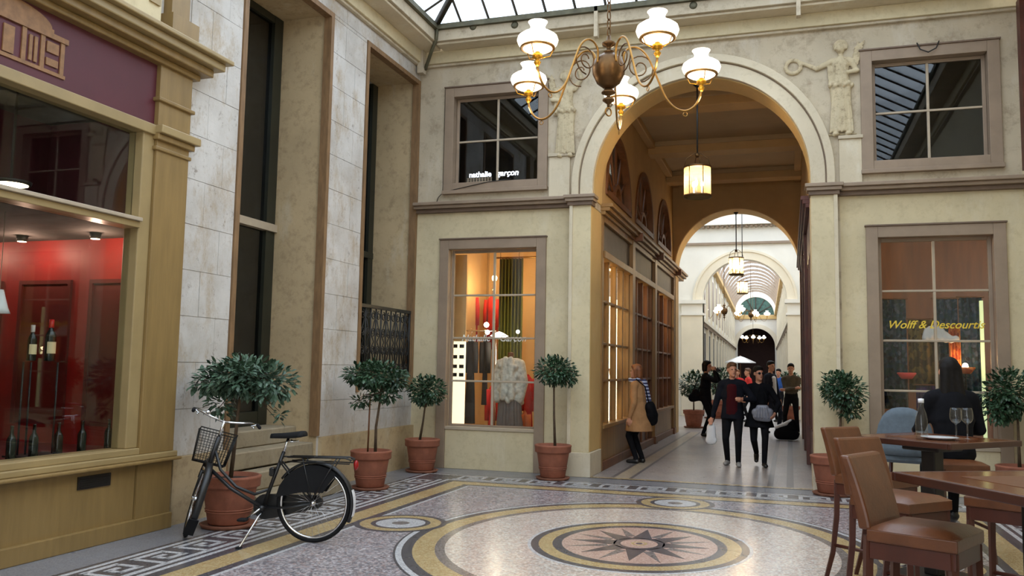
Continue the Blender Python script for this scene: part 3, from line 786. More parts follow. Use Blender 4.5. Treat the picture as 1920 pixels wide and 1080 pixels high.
w4 = window('window_4', WR[0], WR[1], 0, LZ[1], 2, 4, M['glass'], base=.66)
w5 = window('window_5', WR[0]-.03, WR[1], UZ[0], UZ[1], 2, 2, M['glass_dark'])
MB().tube([(1.74+.0,YF-.075,6.22),(1.78,YF-.085,6.12),(1.88,YF-.085,6.07),(1.98,YF-.085,6.12),(2.02,YF-.075,6.22)], .009, 6).build('iron_hook', M['iron'], w5)
MB().tube([(-5.50,YF-.01,4.27),(-5.46,YF-.03,4.36),(-5.36,YF-.06,4.44),(-4.6,YF-.06,4.57),(-4.2,YF-.06,4.60)], .006, 5).build('cable', M['iron'], w3)
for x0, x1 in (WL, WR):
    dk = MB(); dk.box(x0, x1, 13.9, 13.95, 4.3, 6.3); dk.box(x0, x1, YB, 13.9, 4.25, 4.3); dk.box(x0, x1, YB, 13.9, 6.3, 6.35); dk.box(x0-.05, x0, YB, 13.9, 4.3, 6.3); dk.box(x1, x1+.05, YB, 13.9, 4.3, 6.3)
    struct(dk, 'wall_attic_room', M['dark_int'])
def text(body, size, loc, rot, m, name, parent, ext=.002, shear=0, align='LEFT'):
    cu = bpy.data.curves.new(name, 'FONT'); cu.body = body; cu.size = size; cu.extrude = ext; cu.shear = shear; cu.align_x = align; cu.offset = size*.012
    o = bpy.data.objects.new(name+'_src', cu); COL.objects.link(o)
    dg = bpy.context.evaluated_depsgraph_get(); dg.update()
    me = bpy.data.meshes.new_from_object(o.evaluated_get(dg)); bpy.data.objects.remove(o)
    me.materials.clear(); me.materials.append(m)
    t = bpy.data.objects.new(name, me); COL.objects.link(t)
    if parent is not None:
        t.parent = parent; loc = Vector(loc)-parent.location
    t.location = loc; t.rotation_euler = rot; return t
R90 = (PI/2, 0, 0)
text('nathalie', .125, (-4.98, YF+.11, 4.70), R90, M['neon'], 'window_lettering', w3, .004)
text('garçon', .135, (-4.50, YF+.11, 4.70), R90, M['neon'], 'window_lettering', w3, .004, .2)
mesh_box = MB()
for k in range(9): mesh_box.box(-5.0+k*.05, -4.99+k*.05, YF+.108, YF+.112, 4.62, 4.69)
for k in range(3): mesh_box.box(-5.02, -4.58, YF+.108, YF+.112, 4.625+k*.025, 4.631+k*.025)
mesh_box.build('mesh_holder', M['bar'], w3)
M['lett_w'] = mat('white_window_lettering', (.85,.84,.80), .5)
text('Nathalie', .145, (-5.05, YF+.112, 2.02), R90, M['lett_w'], 'window_lettering', w2, .001, .25)
text('Garçon', .145, (-4.40, YF+.112, 2.02), R90, M['lett_w'], 'window_lettering', w2, .001, .25)
M['lett_y'] = mat('yellow_window_lettering', hexc(226,196,60), .5)
text('Wolff & Descourtis', .152, (1.29, YF+.112, 2.24), R90, M['lett_y'], 'window_lettering', w4, .001, .35)

# ------------------------------------------------------------------ relief figures
def relief(name, label, cx, mirror, base_z, hold):
    t = thing(name, label, 'relief', (cx, YF, base_z)); a = MB(); s = -1 if mirror else 1; k = .985
    def C(x0, z0, x1, z1, r0, r1, y=0.0, sx=1.0): a.cap((s*x0*k,-.01-y,z0*k),(s*x1*k,-.01-y,z1*k), r0*k, r1*k, sx, (1,0,0))
    def E(x, z, rx, ry, rz, y=0.0): a.ell((s*x*k,-.01-y,z*k), rx*k, ry, rz*k, n=10, m=7)
    # standing legs under a long pleated gown
    C(-.05,.10,-.07,.72,.055,.085); C(.07,.10,.06,.72,.06,.085); C(0,.14,0,.70,.07,.09)
    for q in range(9):
        x = -.135+.27*q/8; C(x*1.12,.06+.02*(q % 2),x*.78,.74,.017+.006*(q % 2),.012,.055+.02*math.cos((q-4)*.5))
    for x in (-.08, .09): C(x,.035,x-.02,.02,.04,.03,.05); E(x, .03, .05, .05, .028, .05)
    C(-.17,.03,.19,.03,.016,.016,.01)
    # over-fold of the tunic, waist, chest, shoulders
    for q in range(9):
        x = -.15+.30*q/8; E(x, .76+.018*math.sin(q*2.1), .030, .045, .040, .06+.02*math.cos((q-4)*.5))
    C(0,.80,0,.92,.125,.105,.0,1.05); C(0,.92,0,1.08,.10,.115,.0,1.08); C(-.11,1.12,.11,1.12,.060,.060)
    for q in range(5): C(-.08+.04*q,.80,-.05+.025*q,1.06,.012,.010,.085)
    E(-.05,1.05,.045,.045,.045,.06); E(.055,1.05,.045,.045,.045,.06)
    C(0,1.14,.005,1.25,.040,.038)
    # head turned aside with curled hair
    E(.005,1.315,.070,.07,.088,.02); E(-.012,1.30,.035,.04,.05,.06)
    for q in range(13):
        an = -.35+PI*1.22*q/12; E(.005+.078*math.cos(an), 1.335+.080*math.sin(an), .026, .035, .026, .03)
    # outstretched arm with wreath, other arm bent across with a palm
    if hold:
        C(-.14,1.11,-.33,1.03,.048,.036,.02); C(-.33,1.03,-.55,1.15,.036,.024,.02); E(-.56,1.155,.03,.03,.025,.02)
        for q in range(18):
            an = 2*PI*q/18; E(-.655+.105*math.cos(an), 1.095+.10*math.sin(an), .036 if q % 2 else .030, .032, .032, .01)
        for q in range(4): C(-.17+.015*q,1.08-.02*q,-.155+.02*q,.72+.03*q,.018,.010,.03)
    else:
        C(-.14,1.11,-.25,1.28,.046,.036,.02); C(-.25,1.28,-.20,1.42,.036,.026,.02)
        for q in range(4): C(.16-.01*q,1.06,.20-.02*q,.70,.018,.010,.03)
    C(.14,1.11,.22,.95,.046,.038,.02); C(.22,.95,.08,.93,.036,.028,.06); E(.06,.93,.03,.03,.03,.08)
    for q in range(8):
        z0 = .98+.045*q; C(.17+.006*q,z0,.25+.012*q,z0+.10,.022,.010,.02)
    for q in range(4): C(.19,1.10+.03*q,.28-.01*q,1.22+.055*q,.022,.012,.0)
    for v in a.v: v.y = min(v.y*.8, .012)
    return fuse(a, 'figure', [M['relief']], t, .0095, 1)
M['relief'] = stained('carved_relief_stone', hexc(196,180,148), hexc(110,90,66), hexc(208,196,170), 2.5, 16, .8, .3, .7)
relief('carved_relief', 'carved stone relief of a draped winged woman holding out a wreath', .74, False, 4.97, True)
relief('carved_relief', 'carved stone relief of a draped winged figure without wreath beside the neon-lettered window', -3.32, True, 4.90, False)

# ------------------------------------------------------------------ entablature, gutters and glass roof
en = sroot('trim_8', (-1.4, 12.6, 6.56))
for y0, z0, z1, m in ((12.78,6.56,6.60,M['upper']),(12.74,6.60,6.80,M['cream']),(12.46,6.80,6.84,M['cream_plain']),(12.40,6.84,7.02,M['upper'])):
    MB().box(XL+.45 if y0 < 12.7 else XL, XR-.3 if y0 < 12.7 else XR, y0, YF+.01, z0, z1).build('entablature_band', m, en, bev=.008)
for k, u in enumerate((887, 965, 1300)):
    p = ony(u, (50, 47, 10)[k], 12.40)
    MB().lathe([(.001,-.06),(.05,-.05),(.06,0),(.03,.02)], 12).xform(Matrix.Translation((p.x,12.40,p.z)) @ Matrix.Rotation(PI/2, 4, 'X')).build('gutter_rosette', M['eave'], en)
for u in (1118, 1497):
    p = ony(u, 20, 12.38)
    MB().box(p.x-.03, p.x+.03, 12.34, 12.46, 6.62, 7.10).build('gutter_bracket', M['upper'], en, bev=.006)
el_ = sroot('trim_9', (-5.6, 5, 6.6))
for x1, z0, z1, m in ((XL+.07,6.56,6.60,M['upper']),(XL+.11,6.60,6.80,M['cream']),(XL+.40,6.80,6.84,M['cream_plain']),(XL+.45,6.84,7.02,M['upper'])):
    MB().box(XL-.01, x1, -3.0, 12.74, z0, z1).build('entablature_band', m, el_, bev=.008)
er = sroot('trim_10', (2.8, 5, 6.6))
for x0, z0, z1, m in ((XR-.07,6.56,6.60,M['upper']),(XR-.11,6.60,6.84,M['cream']),(XR-.45,6.80,7.02,M['upper'])):
    MB().box(x0, XR+.01, -3.0, 12.40, z0, z1).build('entablature_band', m, er, bev=.008)
dp = thing('downpipe', 'grey iron rainwater pipe bending down in the corner of the hall', 'pipe', (-5.6, 12.6, 6.5))
MB().tube([(-5.36,12.36,7.02),(-5.38,12.38,6.86),(-5.52,12.52,6.72),(-5.66,12.66,6.55),(-5.70,12.70,6.50)], .03, 8).build('pipe_run', M['eave'], dp)
MB().box(-5.80, -5.70, 12.6, 12.74, 6.42, 6.86).build('hopper', M['upper'], dp)
rf = sroot('ceiling_glass_roof', (-1.4, 5, 7.1))
RX0, RX1, RY0, RY1, RZ, RH = -5.42, 2.58, -2.4, 12.42, 7.02, 9.3
rdx = (RX1-RX0)/2
for a in (MB().box(RX0-.03, RX1+.03, RY1-.08, RY1+.04, RZ, RZ+.08), MB().box(RX0-.03, RX1+.03, RY0-.04, RY0+.08, RZ, RZ+.08),
          MB().box(RX0-.04, RX0+.08, RY0, RY1, RZ, RZ+.08), MB().box(RX1-.08, RX1+.04, RY0, RY1, RZ, RZ+.08)):
    a.build('roof_curb', M['eave'], rf)
rz = RZ+.07; xm = (RX0+RX1)/2; ra, rb = Vector((xm, RY0+rdx, RH)), Vector((xm, RY1-rdx, RH))
c4 = [Vector((RX0,RY0,rz)), Vector((RX1,RY0,rz)), Vector((RX1,RY1,rz)), Vector((RX0,RY1,rz))]
for c, r in ((c4[0],ra),(c4[1],ra),(c4[2],rb),(c4[3],rb)): MB().tube([c, r], .06, 6).build('hip_rafter', M['raft'], rf)
MB().tube([ra, rb], .06, 6).build('ridge', M['raft'], rf)
def slope(p0, p1, q0, q1, n):
    """glazed roof slope from eave p0-p1 up to ridge q0-q1 (q0 may equal q1): n panes and their bars"""
    for i in range(n):
        a, b = p0.lerp(p1, i/n), p0.lerp(p1, (i+1)/n)
        def up(t):
            # point on the ridge or hips straight up the slope from eave parameter t
            L = (p1-p0).length; s = t*L; run = rdx
            d = min(s, L-s, run); f = d/run
            e_ = p0.lerp(p1, t); inn = (q0-p0); inn = inn-(p1-p0).normalized()*inn.dot((p1-p0).normalized())
            return e_+inn*f
        ua, ub = up(i/n), up((i+1)/n)
        if (ua-a).length < .01 and (ub-b).length < .01: continue
        pts = [a, b]+([ub] if (ub-b).length > .01 else [])+([ua] if (ua-a).length > .01 else [])
        MB().prism(pts, (0,0,.008)).build('roof_pane', M['roofglass'], rf)
        if i: MB().tube([a+Vector((0,0,-.02)), ua+Vector((0,0,-.02))], .022, 4, smooth=False).build('glazing_bar', M['raft'], rf)
slope(c4[3], c4[2], rb, rb, 17); slope(c4[0], c4[3], ra, rb, 26); slope(c4[1], c4[2], ra, rb, 26); slope(c4[0], c4[1], ra, ra, 8)

# right wall and the wall behind the camera
wr = MB().box(XR, XR+.3, -3.2, YF+.3, 0, 7.05); struct(wr, 'wall_right', M['cream'])
tr = MB().box(XR-.06, XR, 12.45, 12.62, 4.3, 6.6); struct(tr, 'trim_11', M['wood_red'])
wf = MB(); wall_with_arch(wf, XL, XR, 7.05, CX, AR, AZ, -3.2, -2.8); struct(wf, 'wall_front', M['cream'])

# ================================================================== PASSAGE
PE0, PE1 = 22.35, 23.15
CZ = 6.5
up = MB()
# wall above the cornice on the left: strips around three lunettes
LUN = [(14.93, 1.17), (17.75, 1.17), (20.72, 1.17)]; LZc = 4.55
ys = YB
for yc, r in LUN:
    up.box(PA-.3, PA, ys, yc-r, 4.2, CZ); up.box(PA-.3, PA, yc-r, yc+r, 4.2, LZc)
    n = 20; pts = [(yc-r*math.cos(PI*i/n), LZc+r*math.sin(PI*i/n)) for i in range(n+1)]
    vs = []
    for y, z in pts: vs += [(PA,y,z),(PA,y,CZ),(PA-.3,y,z),(PA-.3,y,CZ)]
    fs = []
    for i in range(n): p, q = 4*i, 4*i+4; fs += [(p,p+1,q+1,q),(p+2,q+2,q+3,p+3),(p,q,q+2,p+2)]
    up.add(vs, fs); ys = yc+r
up.box(PA-.3, PA, ys, PE0, 4.2, CZ)
struct(up, 'wall_passage_left', M['passage'])
for k, (yc, r) in enumerate(LUN):
    t = sroot('window_%d' % (6+k), (PA, yc, LZc))
    def yzring(r0, r1, x0, x1, name, m):
        a = MB().archring(0, 0, r0, r1, x0, x1, 28)
        for v in a.v: v.x, v.y = v.y, v.x
        a.f = [tuple(reversed(f)) for f in a.f]
        for v in a.v: v += Vector((PA, yc, LZc))
        a.build(name, m, t)
    yzring(r-.10, r, -.16, .03, 'lunette_frame', M['wood_br']); yzring(.26, .34, -.14, .0, 'lunette_hub', M['wood_br'])
    MB().box(PA-.16, PA+.03, yc-r, yc+r, LZc-.06, LZc+.04).build('lunette_sill', M['wood_br'], t)
    for j in range(1, 6):
        a_ = PI*j/6; MB().tube([(PA-.06, yc+.3*math.cos(a_), LZc+.3*math.sin(a_)), (PA-.06, yc+(r-.05)*math.cos(a_), LZc+(r-.05)*math.sin(a_))], .025, 5, smooth=False).build('glazing_bar', M['wood_br'], t)
    MB().prism([(PA-.10, yc+(r-.05)*math.cos(PI*i/20), LZc+(r-.05)*math.sin(PI*i/20)) for i in range(21)], (.008,0,0)).build('lunette_pane', M['glass_dark'], t)
    MB().box(PA-.75, PA-.7, yc-r, yc+r, LZc-.1, LZc+r).build('lunette_backing', M['dark_int'], t)
# left shop front: three timber bays
bays = [YB-.02, 16.27, 19.13, 22.36]
sf = sroot('wall_passage_shopfront', (PA, 18, 0))
def pb(nm, m, *a, bev=.005): return MB().box(*a).build(nm, m, sf, bev=bev)
for k in range(3):
    y0, y1 = bays[k], bays[k+1]
    pb('pilaster', M['wood_shop'], PA-.16, PA+.05, y1-.14, y1+.14, 0, 4.08)
    pb('pilaster_foot', M['wood_br'], PA-.16, PA+.07, y1-.16, y1+.16, 0, .16)
    if k == 0: pb('pilaster', M['wood_shop'], PA-.16, PA+.03, y0, y0+.12, 0, 4.08)
    a, b_ = y0+.13, y1-.14
    pb('fascia_panel', M['greysign'], PA-.12, PA-.02, a, b_, 3.52, 3.98)
    pb('fascia_moulding', M['wood_shop'], PA-.14, PA+.05, a, b_, 3.40, 3.52, bev=.01)
    pb('fascia_moulding', M['wood_shop'], PA-.14, PA+.04, a, b_, 3.98, 4.08, bev=.01)
    pb('skirting', M['wood_br'], PA-.14, PA+.03, a, b_, 0, .14)
    if k != 1:
        pb('stall_panel', M['wood_shop'], PA-.14, PA-.01, a, b_, .14, .66)
        pb('sill', M['wood_shop'], PA-.14, PA+.05, a, b_, .66, .72)
        z0 = .72
        nb = 4
    else:
        z0, nb = .14, 4
    for j in range(nb+1):
        y = a+(b_-a)*j/nb; pb('mullion', M['wood_shop'] if k == 0 else M['wood_br'], PA-.12, PA-.02, y-.035, y+.035, z0, 3.40)
    for z in (1.42, 2.02, 2.72): pb('glazing_bar', M['wood_shop'] if k == 0 else M['wood_br'], PA-.11, PA-.03, a, b_, z-.02, z+.02)
    if k == 1:
        # shop door: lower timber panels
        pb('door_panel', M['wood_red'], PA-.10, PA-.05, a+.6, b_-.6, .14, 1.0)
    for j in range(nb):
        for zz0, zz1 in ((z0,1.42),(1.42,2.02),(2.02,2.72),(2.72,3.40)):
            MB().box(PA-.075, PA-.068, a+(b_-a)*j/nb+.03, a+(b_-a)*(j+1)/nb-.03, zz0+.02, zz1-.02).build('pane', M['glass'], sf)
for z0, z1, p in ((4.08,4.14,.08),(4.14,4.20,.15),(4.20,4.26,.20)):
    pb('cornice_moulding', M['wood_shop'], PA-.2, PA+p, YB-.05, 24.1, z0, z1, bev=.01)
for y in bays[1:]:
    pb('cornice_break', M['wood_br'], PA-.1, PA+.22, y-.05, y+.05, 4.06, 4.22)
# right side of the passage: dark red shop front seen edge on, with goods hung out
sr = sroot('wall_passage_right', (PB, 18, 0))
def qb(nm, m, *a, bev=.004): return MB().box(*a).build(nm, m, sr, bev=bev)
qb('upper_wall', M['passage'], PB, PB+.3, YB, PE0, 4.2, CZ)
qb('backing', M['wood_br'], PB+.12, PB+.3, YB, PE0, 0, 4.2)
for k in range(3):
    y0, y1 = bays[k], bays[k+1]
    qb('pilaster', M['wood_red'], PB-.05, PB+.14, y1-.14, y1+.14, 0, 4.08); qb('stall_panel', M['wood_red'], PB+.01, PB+.14, y0+.13, y1-.14, 0, .7)
    qb('fascia_panel', M['wood_red'], PB, PB+.14, y0+.13, y1-.14, 3.45, 4.08)
    for j in range(5):
        y = y0+.13+(y1-y0-.27)*j/4; qb('mullion', M['wood_red'], PB+.0, PB+.10, y-.04, y+.04, .7, 3.45)
for z0, z1, p in ((4.08,4.14,.06),(4.14,4.20,.10),(4.20,4.26,.13)): qb('cornice_moulding', M['wood_red'], PB-p, PB+.1, YB+.02, PE0, z0, z1)
# ceiling with beams and mouldings
ce = sroot('ceiling_passage', (CX, 18, CZ))
MB().box(PA-.3, PB+.3, YB, PE0, CZ, CZ+.2).build('ceiling_panel', M['passage_c'], ce)
for y in (15.2, 18.4, 21.3):
    MB().box(PA, PB, y-.22, y+.22, CZ-.26, CZ).build('ceiling_beam', M['passage'], ce, bev=.01)
    for s in (-1, 1): MB().box(PA, PB, y+s*.22-.04, y+s*.22+.04, CZ-.10, CZ).build('beam_moulding', M['passage_c'], ce, bev=.01)
for x0, x1 in ((PA, PA+.16), (PB-.16, PB)):
    MB().box(x0, x1, YB, PE0, CZ-.14, CZ).build('ceiling_moulding', M['passage'], ce, bev=.02)
# far arch of the passage
fa = MB(); wall_with_arch(fa, PA-.5, PB+.5, 7.4, CX, 1.54, 4.22, PE0, PE1); struct(fa, 'wall_passage_end', M['passage'])
struct(MB().archring(CX, 4.22, 1.53, 1.545, PE0+.01, PE1-.01, 40), 'trim_12', M['ochre'])
struct(MB().archring(CX, 4.22, 1.54, 1.66, PE0-.03, PE0+.01, 40), 'trim_13', M['passage'])
# ================================================================== ROTUNDA AND GLAZED GALLERY BEYOND
HX0, HX1, HY0, HY1 = -4.75, 2.1, PE1, 31.5
rw = MB(); rw.box(HX0-.3, HX0, HY0, HY1+.4, 0, 7.4); struct(rw, 'wall_rotunda_left', M['hallwhite'])
rw = MB(); rw.box(HX1, HX1+.3, HY0, HY1+.4, 0, 7.4); struct(rw, 'wall_rotunda_right', M['hallwhite'])
rw = MB(); rw.box(HX0, PA-.5, HY0-.3, HY0, 0, 7.4); rw.box(PB+.5, HX1, HY0-.3, HY0, 0, 7.4); rw.box(PA-.5, PB+.5, HY0-.3, HY0, 7.3, 7.4); struct(rw, 'wall_rotunda_front', M['hallwhite'])
GX = -1.52
rw = MB(); wall_with_arch(rw, HX0, HX1, 7.4, GX, 1.45, 4.15, HY1, HY1+.4); struct(rw, 'wall_rotunda_back', M['hallwhite2'])
rt_ = sroot('trim_14', (GX, HY1, 4))
MB().archring(GX, 4.15, 1.45, 1.72, HY1-.06, HY1+.01, 40).build('archivolt', M['hallwhite'], rt_)
MB().archring(GX, 4.15, 1.72, 1.80, HY1-.10, HY1+.01, 40).build('archivolt_hood', M['hallwhite'], rt_)
for x0, x1 in ((GX-2.2, GX-1.45), (GX+1.45, GX+2.2)):
    MB().box(x0, x1, HY1-.14, HY1+.4, 0, 3.6).build('pilaster', M['hallwhite'], rt_)
    MB().box(x0-.05, x1+.05, HY1-.19, HY1+.4, 3.6, 3.68).build('capital', M['hallwhite2'], rt_)
    MB().box(x0, x1, HY1-.14, HY1+.4, 3.68, 4.02).build('pilaster_block', M['hallwhite2'], rt_)
    MB().box(x0-.08, x1+.08, HY1-.24, HY1+.4, 4.02, 4.15).build('impost', M['hallwhite2'], rt_)
MB().box(HX0, HX1, HY1-.10, HY1+.02, 6.15, 6.23).build('string_course', M['taupe'], rt_)
for k in range(40): MB().box(HX0+.1+k*.168, HX0+.18+k*.168, HY1-.18, HY1, 6.75, 6.84).build('dentil', M['taupe'], rt_)
MB().box(HX0, HX1, HY1-.26, HY1+.02, 6.84, 6.92).build('cornice', M['hallwhite2'], rt_)
rg = sroot('ceiling_rotunda_glass', (GX, 27, 7.4))
for k in range(8):
    x0 = HX0+(HX1-HX0)*k/8; x1 = HX0+(HX1-HX0)*(k+1)/8
    MB().box(x0, x1, HY0, HY1+.4, 7.95, 7.96).build('roof_pane', M['roofglass'], rg)
    MB().box(x0-.03, x0+.03, HY0, HY1+.4, 7.88, 7.95).build('glazing_bar', M['raft'], rg)
# gallery, drifting slightly left as it recedes
G0, G1 = HY1+.4, 70.0
def gx(y): return GX-1.0*(y-G0)/(G1-G0)
def gside(mb, s, off0, off1, z0, z1, y0=G0, y1=G1):
    """strip along the gallery wall between lateral offsets off0<off1 on side s"""
    pts = []
    for y in (y0, y1):
        pts += [(gx(y)+s*off0, y), (gx(y)+s*off1, y)]
    (a, b), (c, d), (e_, f), (g, h) = pts
    mb.prism([(a,b,z0),(c,d,z0),(g,h,z0),(e_,f,z0)], (0,0,z1-z0)); return mb
GW = 1.62
for s, nm in ((-1,'left'),(1,'right')):
    g = sroot('wall_gallery_%s' % nm, (gx(50)+s*GW, 50, 0))
    gside(MB(), s, GW, GW+.3, 0, 6.3).build('wall_face', M['hallwhite2'], g)
    gside(MB(), s, GW-.16, GW+.02, 3.42, 3.56).build('lower_cornice', M['hallwhite'], g)
    gside(MB(), s, GW-.10, GW+.02, 3.30, 3.42).build('lower_cornice', M['taupe'], g)
    gside(MB(), s, GW-.22, GW+.02, 6.05, 6.25).build('upper_cornice', M['ochre'], g)
    for k in range(13):
        y = G0+.8+k*2.95
        gside(MB(), s, GW-.10, GW+.02, 0, 3.32, y, y+.34).build('pilaster', M['hallwhite'], g)
        gside(MB(), s, GW-.07, GW+.02, 3.56, 6.05, y+.02, y+.32).build('upper_pilaster', M['hallwhite'], g)
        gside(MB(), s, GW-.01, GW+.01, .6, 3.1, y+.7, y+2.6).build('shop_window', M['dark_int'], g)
        gside(MB(), s, GW-.01, GW+.01, 3.9, 5.7, y+.9, y+2.4).build('upper_window', M['taupe'], g)
gv = sroot('ceiling_gallery_vault', (gx(50), 50, 6.3))
for k in range(20):
    y = G0+.2+k*2.0; c = gx(y)
    MB().archring(c, 6.25, 1.50, 1.62, y-.08, y+.08, 20).build('vault_rib', M['taupe'], gv)
    for j in range(8):
        a0, a1 = PI*j/8, PI*(j+1)/8; c2 = gx(y+2)
        MB().add([(c+1.6*math.cos(a0),y,6.25+1.6*math.sin(a0)),(c+1.6*math.cos(a1),y,6.25+1.6*math.sin(a1)),(c2+1.6*math.cos(a1),y+2,6.25+1.6*math.sin(a1)),(c2+1.6*math.cos(a0),y+2,6.25+1.6*math.sin(a0))], [(0,1,2,3)]).build('vault_pane', M['roofglass'], gv)
ew = MB(); wall_with_arch(ew, gx(G1)-2.4, gx(G1)+2.4, 8.4, gx(G1), 1.42, 3.6, G1, G1+.5); struct(ew, 'wall_gallery_end', M['hallwhite2'])
et = sroot('trim_15', (gx(G1), G1, 3.5))
MB().archring(gx(G1), 3.6, 1.42, 1.75, G1-.08, G1+.01, 32).build('archivolt', M['hallwhite'], et)
MB().box(gx(G1)-2.0, gx(G1)+2.0, G1-.14, G1, 5.75, 6.05).build('cornice', M['ochre'], et)
fw_ = sroot('window_9', (gx(G1), G1, 6.1))
M['leafglass'] = mat('green_fan_light', hexc(52,82,72), .4, var=.5, scale=9)
MB().prism([(gx(G1)+1.4*math.cos(PI*i/20), G1-.04, 6.1+1.4*math.sin(PI*i/20)) for i in range(21)], (0,.03,0)).build('fan_pane', M['leafglass'], fw_)
MB().archring(gx(G1), 6.1, 1.38, 1.55, G1-.10, G1, 28).build('fan_frame', M['hallwhite'], fw_)
for j in range(1, 6):
    a_ = PI*j/6; MB().tube([(gx(G1), G1-.06, 6.1), (gx(G1)+1.4*math.cos(a_), G1-.06, 6.1+1.4*math.sin(a_))], .04, 4).build('glazing_bar', M['raft'], fw_)
ed = MB(); ed.box(gx(G1)-2.0, gx(G1)+2.0, G1+3.0, G1+3.2, 0, 5.4); ed.box(gx(G1)-2.2, gx(G1)-2.0, G1+.5, G1+3.2, 0, 5.4); ed.box(gx(G1)+2.0, gx(G1)+2.2, G1+.5, G1+3.2, 0, 5.4); ed.box(gx(G1)-2.2, gx(G1)+2.2, G1+.5, G1+3.2, 5.4, 5.6); ed.box(gx(G1)-2.2, gx(G1)+2.2, G1+.3, G1+3.2, -.1, 0.0)
M['end_dark'] = mat('dark_red_end_room', hexc(58,34,30), .8, var=.2)
struct(ed, 'wall_end_room', M['end_dark'])

# ================================================================== SHOP INTERIORS
si = MB()
si.box(-5.75, PA-.9, 22.3, 22.4, 0, 4.2); si.box(-5.95, -5.85, YB, 22.4, 0, 4.2)
struct(si, 'wall_boutique', M['warmwall'])
struct(MB().box(-5.95, PA-.2, YB, 22.4, 4.1, 4.2), 'ceiling_boutique', M['warmwall'])
struct(MB().box(-5.85, PA-.3, 16.4, 16.5, 0, 4.1), 'wall_boutique_partition', M['warmwall'])
struct(MB().box(PA-.85, PA-.80, 16.5, 19.0, .02, 4.1), 'wall_boutique_dark_backing', M['wood_red'])  # added dark board standing in for the dim interior behind the door
struct(MB().box(PA-.80, PA-.15, 19.0, 19.06, .02, 4.1), 'wall_boutique_dark_backing_side', M['wood_br'])  # side of the added dark backing
struct(MB().box(-5.85, PA-.15, YB, 22.4, 0, .02), 'floor_boutique', M['wood_br'])
bl_ = [(-5.35,15.4,3.3),(-3.7,14.3,3.2),(-3.35,17.8,3.2),(-3.55,20.7,3.2)]
for k, (x, y, z) in enumerate(bl_):
    t = thing('boutique_pendant', ('small warm pendant bulb hanging deep in the clothes shop behind the lettered window', 'small warm pendant bulb hanging behind the first passage shop bay', 'small warm pendant bulb hanging behind the passage shop door', 'small warm pendant bulb hanging behind the farthest passage shop bay')[k], 'lamp', (x, y, z))
    MB().ell((0,0,0), .05, .05, .06).build('bulb', M['bulb'], t, world=False)
    MB().tube([(0,0,.05),(0,0,4.1-z)], .006, 5).build('cord', M['blk'], t, world=False)
    point((0,0,-.12), (26,60,14,50)[k], (1,.72,.38), .08, t)
# glowing display strips and racks behind the passage panes
M['coat_or'] = mat('orange_dress', hexc(196,96,44), .8, var=.25, scale=5); M['coat_red'] = mat('red_dress', hexc(186,34,30), .8, var=.25, scale=5)
M['coat_bk'] = mat('black_dress', (.02,.018,.02), .85, var=.3); M['coat_gr'] = mat('grey_fur_coat', hexc(222,216,206), .9, var=.3, scale=16, bumps=.6)
M['curtain'] = mat('olive_green_curtain', hexc(92,92,30), .85, var=.25, scale=6, stretch=(8,8,.2)); M['brown_c'] = mat('brown_cloth', hexc(110,70,52), .85, var=.3, scale=6)
for k, (y, x) in enumerate([(onx(u, 700, -3.12).y, -3.12) for u in (1142, 1156, 1247)]):
    t = thing('display_light_column', ('tall glowing display light column behind the first passage shop bay beside the orange dress', 'tall glowing display light column behind the window the tan-coated person looks into', 'tall glowing display light column behind the farthest passage shop bay')[k], 'light', (x, y, .02))
    MB().box(-.035, .035, -.045, .045, .06, 2.9).build('strip', M['strip'], t, world=False)
    MB().rbox(-.10, .10, -.10, .10, 0, .06, .01).build('base', M['wood_br'], t, world=False)
def dress(name, label, cat, loc, m, h=1.3, w=.22, group=None, hang=True):
    """garment on a hanger: shoulders, sleeves and a falling skirt with folds"""
    t = thing(name, label, cat, loc, random.uniform(-.3,.3), group); a = MB(); n = 20
    prof = [(.05,h),(.5,h-.04),(.95,h-.10),(.86,h-.30),(.72,h-.46),(.86,h-.7),(1.05,h-1.05),(1.15,0.0)]
    vs = []
    for f, z in prof:
        for i in range(n):
            q = 2*PI*i/n; fold = 1+.10*math.sin(q*5)*(1-z/h)
            vs.append((w*f*math.cos(q)*fold, w*.48*f*math.sin(q)*fold, z))
    fs = [(j*n+i, j*n+(i+1) % n, (j+1)*n+(i+1) % n, (j+1)*n+i) for j in range(len(prof)-1) for i in range(n)]
    a.add(vs, fs+[tuple(range(n))], True); a.build('garment_body', m, t, world=False)
    for s in (-1, 1): MB().tube([(s*w*.85,0,h-.08),(s*w*1.1,0,h-.3),(s*w*1.15,0,h-.62)], [.06,.055,.045], 8).build('sleeve', m, t, world=False)
    if hang: MB().tube([(0,0,h),(0,0,h+.08),(.03,0,h+.12),(0,0,h+.15)], .005, 5).build('hanger_hook', M['chrome'], t, world=False)
    return t
def rail(name, label, loc, length, h):
    t = thing(name, label, 'clothes rail', loc)
    MB().tube([(-length/2,0,h),(length/2,0,h)], .012, 8).build('top_rail', M['chrome'], t, world=False)
    for s in (-1, 1):
        MB().tube([(s*length/2,0,0),(s*length/2,0,h)], .012, 8).build('upright', M['chrome'], t, world=False)
        MB().tube([(s*length/2,-.2,.012),(s*length/2,.2,.012)], .012, 6).build('foot', M['chrome'], t, world=False)
    return t
